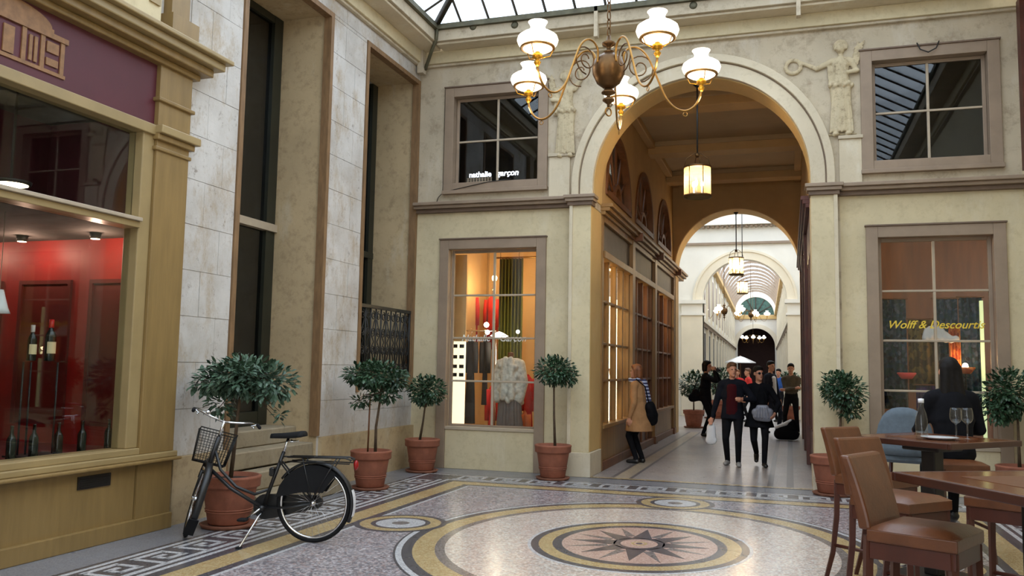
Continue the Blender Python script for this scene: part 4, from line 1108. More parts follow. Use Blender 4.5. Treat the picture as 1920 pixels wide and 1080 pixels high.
# goods in the lettered window
def at(u, v, y): return ony(u, v, y)
def px(u, y): return ony(u, 700, y).x
rail('clothes_rail', 'chrome clothes rail inside the lettered boutique window', ((px(872,14.2)+px(926,14.2))/2, 14.2, .02), px(928,14.2)-px(868,14.2), 2.22)
dress('hanging_dress', 'long black dress hanging beside the lit panel', 'dress', (px(882,14.2), 14.2, .62), M['coat_bk'], 1.50, .085)
dress('hanging_dress', 'narrow black dress hanging at the middle of the boutique rail', 'dress', (px(909,14.2), 14.2, .95), M['coat_bk'], 1.17, .055)
dress('hanging_dress', 'deep red dress hanging low at the inner end of the boutique rail', 'dress', (px(922,14.24), 14.24, .55), M['coat_red'], .75, .06, hang=False)
dress('hanging_dress', 'bright red evening dress on a form at the right of the boutique window', 'dress', (px(990,13.95), 13.95, .35), M['coat_red'], 1.15, .10, hang=False)
dress('hanging_dress', 'orange slip at the foot of the red evening dress', 'dress', (px(985,13.62), 13.62, .40), M['coat_or'], .52, .055, hang=False)
dress('hanging_dress', 'red jacket hung high at the back beside the lit panel', 'jacket', (px(881,15.8), 15.8, 2.42), M['coat_red'], .62, .115)
dress('hanging_dress', 'red and black jacket hung high at the back beside the curtain', 'jacket', (px(919,15.8), 15.8, 2.40), M['coat_red'], .60, .12)
mq = thing('mannequin', 'headless mannequin in a pale fur coat and long grey pleated skirt in the boutique window', 'mannequin', (px(957,13.55), 13.55, .02))
a = MB()
a.cap((0,0,1.10),(0,0,1.55), .15, .15, 1.25, (1,0,0)); a.cap((-.12,0,1.66),(.12,0,1.66), .085, .085)
for s in (-1, 1):
    a.cap((s*.17,0,1.64),(s*.235,-.02,1.34), .085, .080); a.cap((s*.235,-.02,1.34),(s*.20,-.07,1.06), .078, .062)
    a.cap((s*.045,-.13,1.72),(s*.075,-.165,1.10), .05, .055)
for k in range(60):
    q = k*2.399; z = 1.02+.011*k; a.ell((.20*math.cos(q), .155*math.sin(q), z), .05, .045, .05, n=8, m=5)
fuse(a, 'fur_coat', [M['coat_gr']], mq, .016, 1)
sk = MB(); n = 44; vs = []
for z, r in ((.10,.215),(.5,.19),(1.10,.15)):
    for i in range(n): q = 2*PI*i/n; rr = r*(1+.13*(i % 2)); vs.append((rr*math.cos(q)*1.1, rr*.9*math.sin(q), z))
sk.add(vs, [(j*n+i, j*n+(i+1) % n, (j+1)*n+(i+1) % n, (j+1)*n+i) for j in range(2) for i in range(n)]); sk.build('pleated_skirt', mat('grey_skirt', hexc(126,114,110), .8), mq, world=False)
MB().lathe([(.05,1.66),(.05,1.82),(.055,1.83),(.001,1.84)], 12).build('neck_cap', M['wood_br'], mq, world=False)
MB().lathe([(.001,0),(.18,0),(.18,.02),(.03,.05)], 18).build('base', M['steel_leg'], mq, world=False)
MB().tube([(0,0,.04),(0,0,1.1)], .02, 8).build('pole', M['steel_leg'], mq, world=False)
lp = thing('lit_panel', 'brightly lit white display panel with small black prints in the boutique window', 'display panel', (px(856,13.5), 13.5, .66))
x0, x1 = px(842,13.5), px(871,13.5)
MB().box(x0, x1, 13.5, 13.54, .66, 2.03).build('panel', M['lightbox'], lp); MB().box(x0, x1, 13.5, 13.54, 2.03, 3.5).build('upper_panel', M['warmwall'], lp)
for z in (1.92,1.74,1.58,1.44):
    for q in range(2): MB().box(x0+.06+q*.12, x0+.14+q*.12, 13.495, 13.502, z, z+.06).build('print', M['coat_bk'], lp)
cu = thing('olive_curtain', 'olive green curtain gathered behind the fur-coated mannequin', 'curtain', (px(955,14.9), 14.9, .02)); a = MB(); vs = []; n = 40
x0, x1 = px(934,14.9), px(978,14.9)
for z in (.02, 2.0, 3.6):
    for i in range(n+1): x = x0+(x1-x0)*i/n; vs.append((x, 14.9+.05*math.sin(i*1.1), z))
a.add(vs, [(j*(n+1)+i, j*(n+1)+i+1, (j+1)*(n+1)+i+1, (j+1)*(n+1)+i) for j in range(2) for i in range(n)], True)
o = a.build('cloth', M['curtain'], cu); sol = o.modifiers.new('s', 'SOLIDIFY'); sol.thickness = .01
MB().tube([(x0-.08,14.9,3.62),(x1+.3,14.9,3.62)], .018, 8).build('curtain_rod', M['brass'], cu)
for k, (u, v, y, s_) in enumerate(((912,609,14.0,.05),(914,623,14.1,.045),(936,630,14.0,.16),(971,622,14.0,.035))):
    q_ = at(u, v, y); x, z = q_.x, q_.z
    t = thing('boutique_lamp', ('upper small globe lamp of the pair behind the boutique window', 'lower small globe lamp of the pair behind the boutique window', 'wide flat lit lamp shade above the fur-coated mannequin', 'small globe lamp near the red evening dress')[k], 'lamp', (x, y, z))
    MB().lathe([(.001,s_*.5),(s_*.5,s_*.3),(s_,0),(s_*.6,-s_*.15),(.001,-s_*.2)] if k == 2 else [(.001,s_),(s_*.7,s_*.7),(s_,0),(s_*.7,-s_*.7),(.001,-s_)], 16).build('shade', M['farlamp'], t, world=False)
    MB().tube([(0,0,s_*.4),(0,0,4.1-z)], .004, 5).build('cord', M['blk'], t, world=False)
    if k in (2, 3): point((0,0,-.16), 9 if k == 2 else 4, (1,.85,.62), .06, t)
# goods behind the passage panes
for k, (y, m, lb) in enumerate(((14.35, M['coat_or'], 'orange dress displayed behind the first passage shop pane'), (14.75, M['coat_red'], 'red dress displayed behind the first passage shop bay'), (15.55, M['coat_or'], 'orange coat displayed at the end of the first passage bay'),
                                (19.75, M['coat_or'], 'orange dress displayed behind the farthest passage bay'), (21.0, M['coat_red'], 'red dress displayed behind the farthest passage bay'))):
    y = onx((1134, 1149, 1168, 1240, 1256)[k], 700, -3.2).y; dress('hanging_dress', lb, 'dress', (-3.2, y, .45), m, 1.25, .11)
    dt_ = [o_ for o_ in COL.objects if o_.get('label') == lb][0]
    MB().tube([(0,0,-.43),(0,0,1.2)], .012, 6).build('stand_pole', M['steel_leg'], dt_, world=False); MB().lathe([(.001,-.43),(.10,-.43),(.10,-.415),(.015,-.40)], 14).build('stand_foot', M['steel_leg'], dt_, world=False)
# dark scarf shop behind the right-hand window
ri = MB(); ri.box(.7, 4.6, 16.2, 16.3, 0, 4.1); ri.box(4.55, 4.65, YB, 16.3, 0, 4.1); ri.box(.62, .70, YB, 16.3, 0, 4.1); struct(ri, 'wall_scarf_shop', M['wood_br'])
struct(MB().box(.62, 4.65, YB, 16.3, 4.0, 4.1), 'ceiling_scarf_shop', M['wood_br']); struct(MB().box(.62, 4.65, YB, 16.3, 0, .02), 'floor_scarf_shop', M['wood_br'])
def patterned(name, cols, sc):
    m, t, p = nt(name); v = opos(t); vo = t.nodes.new('ShaderNodeTexVoronoi'); vo.inputs['Scale'].default_value = sc; t.links.new(v, vo.inputs['Vector'])
    sp_ = t.nodes.new('ShaderNodeSeparateColor'); t.links.new(vo.outputs['Color'], sp_.inputs[0])
    t.links.new(ramp(t, sp_.outputs[0], [(i/len(cols), c) for i, c in enumerate(cols)]), p.inputs['Base Color']); p.inputs['Roughness'].default_value = .8; return m
M['scarf_b'] = patterned('blue_patterned_scarf', [hexc(24,34,60), hexc(40,70,92), hexc(20,22,34), hexc(84,92,110), hexc(30,60,66)], 22)
M['scarf_o'] = patterned('ochre_patterned_scarf', [hexc(92,74,34), hexc(120,96,48), hexc(70,52,26)], 16)
M['scarf_v'] = patterned('violet_scarf', [hexc(46,22,70), hexc(70,34,90), hexc(26,16,44)], 14)
M['scarf_c'] = patterned('copper_scarf', [hexc(206,104,50), hexc(160,70,36), hexc(230,140,70)], 14)
def scarf(label, x0, x1, z0, z1, y, m, n=24):
    t = thing('hanging_scarf', label, 'scarf', ((x0+x1)/2, y, z0)); a = MB(); vs = []
    for z in (z0, (z0+z1)/2, z1):
        for i in range(n+1): vs.append((x0+(x1-x0)*i/n, y+.025*math.sin(i*.9+z), z))
    a.add(vs, [(j*(n+1)+i, j*(n+1)+i+1, (j+1)*(n+1)+i+1, (j+1)*(n+1)+i) for j in range(2) for i in range(n)], True)
    o = a.build('cloth', m, t); q = o.modifiers.new('s', 'SOLIDIFY'); q.thickness = .008
    MB().tube([(x0-.03,y,z1+.01),(x1+.03,y,z1+.01)], .012, 6).build('rod', M['wood_br'], t)
scarf('blue patterned scarf on the left of the scarf shop window', 1.28, 1.62, 1.10, 2.70, 13.7, M['scarf_b'])
scarf('ochre patterned scarf between the blue scarves of the shop window', 1.64, 1.98, 1.35, 2.40, 13.66, M['scarf_o'])
scarf('blue patterned scarf in the middle of the scarf shop window', 1.99, 2.30, 1.15, 2.70, 13.7, M['scarf_b'])
scarf('blue patterned scarf on the right of the scarf shop window', 2.32, 2.62, 1.10, 2.72, 13.72, M['scarf_b'])
scarf('narrow copper orange scarf hanging in the scarf shop window', 2.16, 2.30, 1.30, 2.30, 13.58, M['scarf_c'])
scarf('violet scarf hanging low behind the seated diner', 1.72, 2.0, 1.0, 1.45, 13.6, M['scarf_v'])
cs = thing('draped_cloth', 'white shawl draped over a stand in the scarf shop window', 'shawl', (2.02, 13.5, 2.1)); a = MB()
for q in range(7): a.cap((1.86+.05*q, 13.5, 2.28-.01*(q-2)**2),(1.84+.065*q, 13.45, 2.12+.02*math.sin(q)), .035, .05)
fuse(a, 'cloth', [M['white']], cs, .015, 2, True)
MB().tube([(2.0,13.52,.02),(2.0,13.52,2.25)], .015, 8).build('stand_post', M['steel_leg'], cs); MB().lathe([(.001,.02),(.14,.02),(.14,.035),(.02,.05)], 16, (2.0,13.52,0)).build('stand_foot', M['steel_leg'], cs)
for k, (u, v, m) in enumerate(((1700,700,'tag_red'),(1810,690,'scarf_c'),(1690,790,'brass_l'))):
    yb_ = 13.36 if k < 2 else 13.18; p = ony(u, v, yb_); t = thing('display_bowl', ('red lit bowl in the scarf shop window', 'copper lamp glowing in the scarf shop window', 'brass tray standing low in the scarf shop window')[k], ('bowl', 'lamp', 'tray')[k], (p.x, yb_, p.z-.08))
    MB().lathe([(.001,0),(.07,.0),(.13,.08),(.12,.09),(.06,.02),(.001,.02)], 18).build('bowl', M[m], t, world=False)
    MB().tube([(0,0,.0),(0,0,.02-(p.z-.08))], .012, 6).build('stand', M['steel_leg'], t, world=False)
    if k == 1:
        MB().ell((0,0,.1), .04, .04, .05).build('bulb', M['bulb'], t, world=False); point((0,0,.2), 5, (1,.6,.3), .04, t)
ds = thing('display_light_column', 'tall pale green lit strip at the right edge of the scarf shop window', 'light', (2.58, 13.55, .66))
MB().box(-.02,.02,-.03,.03,0,2.0).build('strip', emis('greenish_strip', (.75,.85,.45), .8), ds, world=False)
MB().rbox(-.06,.06,-.06,.06,-.64,0,.01).build('base', M['wood_br'], ds, world=False)
for k, x in enumerate((.92, 3.9)):  # unseen bulbs added to brighten the scarf shop interior
    t = thing('added_scarf_shop_bulb', ('added out-of-sight warm bulb by the passage side of the scarf shop', 'added out-of-sight warm bulb deep at the far side of the scarf shop')[k], 'lamp', (x, 14.3, 3.5)); MB().ell((0,0,0), .05, .05, .06).build('bulb', M['bulb'], t, world=False)
    MB().tube([(0,0,.05),(0,0,.5)], .006, 5).build('cord', M['blk'], t, world=False); point((0,0,-.1), 34, (1,.7,.4), .06, t)
# ================================================================== CHANDELIER
def chandelier(name, label, loc, rz, big=True, stem=5.0, shade_m=None):
    t = thing(name, label, 'chandelier', loc, rz, None)
    def B(mb, nm, m, par=None): 
        return mb.build(nm, m, par or t, world=False)
    n = 24 if big else 10
    B(MB().lathe([(.001,-.17),(.04,-.163),(.10,-.115),(.135,-.04),(.14,.02),(.118,.09),(.06,.135),(.03,.14)], n), 'globe', M['brass_d'])
    B(MB().lathe([(.03,.14),(.045,.16),(.02,.175),(.02,.20),(.055,.215),(.06,.235),(.02,.26),(.015,.30)], n), 'upper_finial', M['brass_d'])
    B(MB().lathe([(.001,-.33),(.012,-.32),(.012,-.30),(.05,-.27),(.05,-.255),(.015,-.235),(.015,-.225),(.06,-.205),(.06,-.195),(.03,-.165)], n), 'lower_finial', M['brass_d'])
    B(MB().tube([(.035*math.cos(2*PI*i/14), 0, -.365+.035*math.sin(2*PI*i/14)) for i in range(14)], .007, 6, closed=True), 'drop_ring', M['brass'])
    if big:
        for k in range(int((stem-.30)/.075)):
            z = .33+k*.075; ang = (k % 2)*PI/2
            B(MB().tube([(.018*math.cos(a)*math.cos(ang), .018*math.cos(a)*math.sin(ang), z+.045*math.sin(a)) for a in [2*PI*i/10 for i in range(10)]], .006, 5, closed=True), 'chain_link', M['brass_d'])
    else: B(MB().tube([(0,0,.3),(0,0,stem)], .012, 5), 'rod', M['brass_d'])
    arm0 = None
    for k in range(5):
        a = 2*PI*k/5; ca, sa = math.cos(a), math.sin(a)
        R = Matrix.Rotation(a, 4, 'Z')
        # spiral scroll near the globe, then the long swan-neck arm
        pts = []
        if big:
            for i in range(30):
                q = i/29; ang = -PI*.5+2*PI*1.7*(1-q); r = .03+.10*q
                pts.append((.265+r*math.cos(ang), 0, .03+r*math.sin(ang)))
            s0 = [(x*1.0, y, z) for x, y, z in pts]
        path = [(.135,0,.03),(.13,0,.14),(.18,0,.20),(.26,0,.20),(.34,0,.12),(.42,0,-.06),(.49,0,-.22),(.57,0,-.31),(.66,0,-.335),(.74,0,-.29),(.79,0,-.20),(.80,0,-.13)]
        fine = []
        for i in range(len(path)-1):
            p0, p1, p2, p3 = (Vector(path[max(i-1,0)]), Vector(path[i]), Vector(path[i+1]), Vector(path[min(i+2,len(path)-1)]))
            for j in range(4 if big else 2):
                u = j/(4 if big else 2)
                fine.append(.5*((2*p1)+(-p0+p2)*u+(2*p0-5*p1+4*p2-p3)*u*u+(-p0+3*p1-3*p2+p3)*u**3))
        fine.append(Vector(path[-1]))
        arm = B(MB().tube(fine, .0095, 7 if big else 4).xform(R), 'arm', M['brass'])
        if big:
            B(MB().tube(s0, .006, 6).xform(R), 'arm_scroll', M['brass_d'], arm)
            B(MB().tube([(.66+.018*math.cos(2*PI*i/10), 0, -.365+.018*math.sin(2*PI*i/10)) for i in range(10)], .004, 5, closed=True).xform(R), 'arm_ring', M['brass'], arm)
        T = R @ Matrix.Translation((.80,0,0))
        bn = B(MB().lathe([(.001,-.165),(.012,-.16),(.03,-.13),(.018,-.115),(.018,-.10),(.04,-.095),(.042,-.065),(.02,-.06),(.02,-.03)], n).xform(T), 'burner', M['brass_l'])
        if big:
            for q in range(3):
                aa = 2*PI*q/3+.5
                B(MB().tube([(.035*math.cos(aa),.035*math.sin(aa),-.09),(.10*math.cos(aa),.10*math.sin(aa),-.075),(.128*math.cos(aa),.128*math.sin(aa),-.02)], .004, 5).xform(T), 'shade_arm', M['brass_l'], bn)
        ss_ = B(MB().lathe([(.05,-.045),(.09,-.035),(.128,-.012),(.155,.02),(.165,.05),(.155,.08),(.12,.105),(.075,.125),(.06,.15),(.058,.165),(.07,.19),(.078,.20)], n).xform(T), 'shade', shade_m or M['shade'])
        if big:
            B(MB().lathe([(.133,-.018),(.139,-.018),(.139,-.004),(.133,-.004)], n).xform(T), 'shade_ring', M['brass'], ss_)
            point(T @ Vector((0,0,.24)), 4.0, (1,.78,.5), .06, t)
            point(T @ Vector((0,0,-.22)), 5.0, (1,.78,.5), .06, t)
    return t
ch = chandelier('chandelier', 'large brass chandelier with five lit opal glass oil-lamp shades', (-1.44, 7.0, 4.14), math.radians(237.1), True, 5.15)
for k, (u, v, y, lb) in enumerate(((1408, 590, 46, 'chandelier with lit opal shades hanging in the middle of the far gallery'), (1412, 634, 66, 'small distant chandelier hanging before the dark end arch of the gallery'), (1358, 583, 36, 'chandelier with lit shades at the near end of the far gallery'))):
    p = ony(u, v, y); chandelier('gallery_chandelier', lb, (p.x, p.y, p.z), k, False, 7.7-p.z, M['farlamp'])

# ================================================================== LANTERNS
def lantern(label, loc, ztop, r=.2, h=.5):
    t = thing('hanging_lantern', label, 'lantern', loc)
    def B(mb, nm, m): return mb.build(nm, m, t, world=False)
    B(MB().lathe([(r,0),(r+.012,0),(r+.012,.03),(r,.03)], 24), 'bottom_ring', M['brass_d']); B(MB().lathe([(r,h-.03),(r+.012,h-.03),(r+.012,h),(r,h)], 24), 'top_ring', M['brass_d'])
    B(MB().lathe([(.001,-.02),(r*.7,-.018),(r,0)], 24), 'base_glass', M['lanternglass'])
    for k in range(6):
        a0, a1 = 2*PI*k/6, 2*PI*(k+1)/6
        B(MB().lathe([(r+.003,.03),(r+.003,h-.03)], 5, a0=a0+.02, a1=a1-.02), 'glass_pane', M['lanternglass'])
        B(MB().tube([(r*math.cos(a0), r*math.sin(a0), .02), (r*math.cos(a0), r*math.sin(a0), h-.02)], .007, 6), 'upright', M['brass_d'])
    for k in range(4):
        a = PI*k/2+.3
        B(MB().tube([(r*math.cos(a), r*math.sin(a), h), (r*.85*math.cos(a), r*.85*math.sin(a), h+.12), (r*.3*math.cos(a), r*.3*math.sin(a), h+.20), (0,0,h+.2)], .006, 5), 'crown_strap', M['brass_d'])
    B(MB().lathe([(.012,h+.14),(.035,h+.16),(.035,h+.19),(.014,h+.22)], 12), 'crown_boss', M['brass_d'])
    B(MB().tube([(0,0,h+.2),(0,0,ztop)], .013, 8), 'rod', M['blk']); B(MB().lathe([(.014,ztop-.06),(.06,ztop-.02),(.06,ztop)], 14), 'ceiling_rose', M['blk'])
    for k in range(3):
        a = 2*PI*k/3+.4; x, y = .075*math.cos(a), .075*math.sin(a)
        B(MB().lathe([(.014,.03),(.014,.16),(.001,.16)], 10, (x,y,0)), 'candle', M['china']); B(MB().ell((x,y,.21), .024, .024, .05, n=10, m=8), 'bulb', M['bulb'])
    B(MB().lathe([(.001,.02),(.1,.02),(.1,.035),(.001,.035)], 14), 'candle_tray', M['brass_d'])
    point((0,0,.26), 48, (1,.74,.44), .06, t)
    return t
lantern('glass cylinder lantern on a long rod under the big arch', (-1.315, 13.15, 4.24), 6.02-4.24, .2, .48)
lantern('glass lantern on a long rod under the far passage arch', (-1.29, 22.7, 4.08), 5.72-4.08, .18, .46)
p = ony(1392, 540, 29.5); lantern('small distant lantern in the rotunda beyond the passage', (p.x, p.y, p.z-.2), 8.10-p.z, .17, .42)

# ================================================================== POTTED TREES
def leafmat(name, c, v=.3):
    return mat(name, c, .38, var=v, scale=3, world=True)
M['leaf'] = leafmat('bay_leaf', hexc(52,78,54), .5); M['leaf2'] = leafmat('grey_green_leaf', hexc(74,98,78), .5)
def pot(t, h=.5, r=.27, saucer=True, fancy=True):
    z = .035 if saucer else 0
    if saucer: MB().lathe([(.001,0),(r*.86,0),(r*.95,.035),(r*.90,.04),(r*.8,.03),(.001,.03)], 28).build('saucer', M['terra_d'], t, world=False)
    MB().lathe([(.001,z),(r*.64,z),(r*.68,z+.01),(r*.88,h*.74),(r*.90,h*.775),(r*.98,h*.785),(r*1.0,h*.81),(r*1.0,h*.93),(r*1.02,h*.95),(r*1.02,h*.985),(r*.97,h),(r*.90,h),(r*.88,h*.90),(.001,h*.90)], 32).build('pot', M['terra'], t, world=False)
    if fancy:
        for q in (.30, .345): MB().lathe([(r*(.68+.26*q),h*q),(r*(.70+.28*q),h*q+.004),(r*(.69+.28*q),h*q+.012)], 32).build('pot_rib', M['terra'], t, world=False)
    MB().lathe([(.001,h*.915),(r*.88,h*.91),(r*.885,h*.905)], 20).build('soil', M['soil'], t, world=False)
def leaves(n, ctrs, size, m, seed):
    rnd = random.Random(seed); a = MB(); wts = [(r_[0]*r_[1]*r_[2])**.8 for c_, r_ in ctrs]
    for i in range(int(n*1.9)):
        c, rad = rnd.choices(ctrs, wts)[0]
        d = Vector((rnd.gauss(0,1), rnd.gauss(0,1), rnd.gauss(0,1))).normalized()
        p = Vector(c)+Vector((d.x*rad[0], d.y*rad[1], d.z*rad[2]))*(rnd.random()**.45)
        L = size*rnd.uniform(.7,1.3); w_ = L*.46
        ax = (d+Vector((rnd.uniform(-.8,.8), rnd.uniform(-.8,.8), rnd.uniform(-.7,.3)))).normalized()
        sd = ax.cross(Vector((rnd.uniform(-.3,.3), rnd.uniform(-.3,.3), 1))).normalized(); nn = sd.cross(ax)
        a.add([p, p+ax*L*.35+sd*w_*.5-nn*.004, p+ax*L*.75+sd*w_*.38, p+ax*L-nn*L*.12, p+ax*L*.75-sd*w_*.38, p+ax*L*.35-sd*w_*.5-nn*.004, p+ax*L*.5+nn*.008],
              [(0,1,6),(1,2,6),(2,3,6),(3,4,6),(4,5,6),(5,0,6)])
    return a
def tree(label, loc, ctrs, n, size, trunk, seed, h=.5, r=.27, m='leaf', twigs=16, saucer=True, stake=None):
    t = thing('potted_tree', label, 'potted plant', loc); pot(t, h, r, saucer)
    MB().tube(trunk, [.022-.010*i/(len(trunk)-1) for i in range(len(trunk))], 8).build('trunk', M['bark'], t, world=False)
    rnd = random.Random(seed+5); tw = MB(); top = Vector(trunk[-1])
    for i in range(twigs):
        c, rad = ctrs[i % len(ctrs)]; e_ = Vector(c)+Vector((rnd.uniform(-.8,.8)*rad[0], rnd.uniform(-.8,.8)*rad[1], rnd.uniform(-.6,.7)*rad[2]))
        mid = top.lerp(e_, .5)+Vector((0,0,.03)); tw.tube([top-Vector((0,0,rnd.uniform(0,.12))), mid, e_], [.010,.006,.003], 5)
    tw.build('branches', M['bark'], t, world=False)
    if stake: MB().tube(stake, .011, 6).build('stake', M['wood_br'], t, world=False)
    f = leaves(n, ctrs, size, None, seed).build('foliage', M[m], t, world=False); f['kind'] = 'stuff'
    return t
P1 = onz(405, 992)
tree('wide spreading leafy tree in a terracotta pot behind the bicycle', (-5.28, 7.36, 0), [((.10,0,1.47),(.30,.26,.20)),((.38,.05,1.42),(.24,.25,.18)),((-.12,0,1.46),(.26,.25,.16)),((-.32,.02,1.40),(.14,.2,.10)),((-.16,0,1.20),(.12,.12,.16)),((.5,.05,1.1),(.05,.05,.08))], 760, .085, [(.0,0,.45),(.03,.0,.8),(.05,0,1.1),(.08,0,1.38)], 11, .5, .29, 'leaf2', 22)
tree('tall thin-stemmed leafy tree in a terracotta pot before the iron balcony', (-5.22, 10.25, 0), [((.05,.05,1.47),(.40,.34,.18)),((.30,.0,1.40),(.18,.2,.12)),((-.15,0,1.48),(.28,.25,.15)),((-.18,0,1.12),(.14,.14,.06)),((.15,0,1.25),(.22,.2,.10))], 640, .080, [(.06,0,.45),(.06,0,.8),(.10,0,1.1),(.12,0,1.3)], 23, .5, .265, 'leaf', 18, True, [(-.05,0,.45),(-.04,.0,1.2)])
tree('small round-headed tree in a terracotta pot in the hall corner', (-5.36, 12.22, 0), [((.05,0,1.24),(.30,.28,.22))], 460, .075, [(-.05,0,.45),(.0,0,.75),(.04,0,1.1)], 31, .5, .265, 'leaf')
tree('ball-headed standard tree in a terracotta pot against the passage pier', (-3.30, 12.24, 0), [((.02,0,1.57),(.30,.27,.20)),((.2,0,1.5),(.16,.15,.12))], 520, .072, [(.03,0,.45),(.01,0,.9),(0,0,1.45)], 47, .5, .265, 'leaf', 16, True, [(.035,0,.45),(.03,0,.62)])
tree('ball-headed tree in a terracotta pot at the right-hand pier beside the stools', (.52, 12.30, 0), [((.16,0,1.36),(.28,.26,.24)),((.05,0,1.45),(.2,.18,.18)),((.24,0,1.10),(.14,.12,.10))], 560, .075, [(.08,0,.45),(.10,0,.8),(.12,0,1.2)], 53, .52, .28, 'leaf')
tree('leafy tree in a terracotta pot under the right edge of the scarf shop window', (2.70, 12.25, 0), [((-.1,0,1.40),(.28,.3,.30)),((-.2,0,1.2),(.2,.2,.18))], 620, .08, [(0,0,.45),(0,0,.8),(0,0,1.2)], 59, .5, .265, 'leaf')
tree('bushy tree in a terracotta pot at the far end of the passage', (-2.62, 25.0, 0), [((0,0,1.22),(.42,.4,.36))], 420, .11, [(0,0,.45),(0,0,.8),(0,0,1.1)], 61, .5, .3, 'leaf')
tree('bushy tree in a terracotta tub in the rotunda behind the photographing person', (-2.45, 30.4, 0), [((.15,0,1.25),(.5,.45,.45))], 380, .13, [(0,0,.45),(0,0,.8),(0,0,1.1)], 67, .62, .42, 'leaf')
tree('small leafy tree in a pot on the right of the rotunda', (.0, 30.2, 0), [((0,0,1.3),(.42,.4,.3))], 320, .12, [(0,0,.45),(0,0,.8),(0,0,1.1)], 71, .5, .3, 'leaf')

# ================================================================== BAR STOOLS AND HIGH TABLES
def stool(name, label, loc, deg, group='leather bar stools'):
    t = thing(name, label, 'bar stool', loc, math.radians(deg), group)
    def B(mb, nm, m, bev=0): return mb.build(nm, m, t, world=False, bev=bev)
    s, zs = .215, .84
    # cushion: pillow-topped slab (x = facing direction)
    a = MB(); n = 8; vs = []
    for j in range(n+1):
        for i in range(n+1):
            x, y = -s+2*s*i/n, -s+2*s*j/n; e_ = max(abs(x), abs(y))/s
            vs.append((x, y, zs-.012+.030*(1-e_**3)-(.012 if e_ > .99 else 0)))
    fs = [(j*(n+1)+i, j*(n+1)+i+1, (j+1)*(n+1)+i+1, (j+1)*(n+1)+i) for j in range(n) for i in range(n)]
    a.add(vs, fs, True); a.box(-s, s, -s, s, zs-.085, zs-.022)
    B(a, 'seat', M['leather'], .008)
    for x0, x1, y0, y1 in ((-s+.01,s-.01,-s+.01,-s+.035),(-s+.01,s-.01,s-.035,s-.01),(s-.035,s-.01,-s+.035,s-.035),(-s+.01,-s+.035,-s+.035,s-.035)):
        B(MB().box(x0, x1, y0, y1, zs-.17, zs-.085), 'apron', M['stoolwood'], .004)
    # padded back, raked
    bk = MB(); vs = []; k = 10
    for q in range(k+1):
        f = q/k; z = zs-.03+.365*f; x = -s-.01-.10*f**1.3; th = .032-.006*f
        for yy in (-1, 1):
            vs += [(x-th, yy*s, z), (x+th, yy*s, z)]
    fs = []
    for q in range(k): p = 4*q; fs += [(p,p+2,p+6,p+4),(p+1,p+5,p+7,p+3),(p,p+4,p+5,p+1),(p+2,p+3,p+7,p+6)]
    fs += [(0,1,3,2),(4*k,4*k+2,4*k+3,4*k+1)]
    bk.add(vs, fs, False); B(bk, 'backrest', M['leather'], .014)
    for yy in (-1, 1):
        B(MB().tube([(s-.03, yy*(s-.03), zs-.09), (s-.02, yy*(s-.025), 0)], [.026,.020], 4, smooth=False), 'leg', M['stoolwood'])
        B(MB().tube([(-s+.0, yy*(s-.03), zs-.06), (-s-.01, yy*(s-.03), .5), (-s-.05, yy*(s-.03), .22), (-s-.12, yy*(s-.03), 0)], [.028,.026,.024,.020], 4, smooth=False), 'leg', M['stoolwood'])
        B(MB().tube([(s-.025, yy*(s-.03), .28), (-s-.04, yy*(s-.03), .28)], .014, 6), 'stretcher', M['stoolwood'])
    B(MB().tube([(s-.025,-s+.03,.20),(s-.025,s-.03,.20)], .016, 8), 'foot_rail', M['chrome'])
    return t
sa = stool('bar_stool', 'tan leather bar stool pulled up to the corner of the nearer high table', (.645, 4.90, 0), -26)
copy_tree(sa, None, (.66, 6.08, 0), math.radians(-42), 'tan leather bar stool between the two high tables with rounded back top')
copy_tree(sa, None, (.62, 7.22, 0), math.radians(-40), 'tan leather bar stool beside the farther high table near the potted tree')
copy_tree(sa, None, (1.36, 6.42, 0), math.radians(150), 'tan leather bar stool tucked under the far side of the nearer high table')
def table(label, loc, deg, sx=.45, sy=.45, h=1.1):
    t = thing('high_table', label, 'table', loc, math.radians(deg))
    def B(mb, nm, m, bev=0): return mb.build(nm, m, t, world=False, bev=bev)
    tp = B(MB().box(-sx, sx, -sy, sy, h-.012, h), 'table_top', M['tablewood'], .004)
    for a in (MB().box(-sx-.03, sx+.03, -sy-.03, -sy, h-.045, h), MB().box(-sx-.03, sx+.03, sy, sy+.03, h-.045, h), MB().box(-sx-.03, -sx, -sy, sy, h-.045, h), MB().box(sx, sx+.03, -sy, sy, h-.045, h)):
        B(a, 'edge_band', M['tableedge'], .006)
    B(MB().box(-sx*.55, sx*.55, -sy*.55, sy*.55, h-.001, h+.0015), 'reflection_panel', M['leather'])  # square in another material standing in for the reflection on the top
    B(MB().box(-sx, sx, -sy, sy, h-.045, h-.012), 'underboard', M['tableedge'])
    B(MB().box(-.16, .16, -.16, .16, h-.10, h-.045), 'pedestal_plate', M['steel_leg'], .01)
    B(MB().box(-.06, .06, -.06, .06, .03, h-.10), 'pedestal', M['steel_leg'], .01)
    B(MB().box(-.28, .28, -.28, .28, 0, .03), 'base_plate', M['steel_leg'], .01)
    return t
def corner_table(label, corner, a_deg, sx, sy, h):
    a = math.radians(a_deg); c = Vector(corner)+Vector((math.cos(a), math.sin(a), 0))*(sx+.03)+Vector((math.cos(a-PI/2), math.sin(a-PI/2), 0))*(sy+.03)
    return table(label, (c.x, c.y, 0), a_deg, sx, sy, h)
tc = onz(1671, 884, 1.1); corner_table('varnished wooden high table with shiny empty top before the pulled-up stool', (tc.x, tc.y, 0), 30, .42, .45, 1.1)
t2 = onz(1800, 833, 1.1); T2 = Vector((t2.x-.10, t2.y+.62, 0))
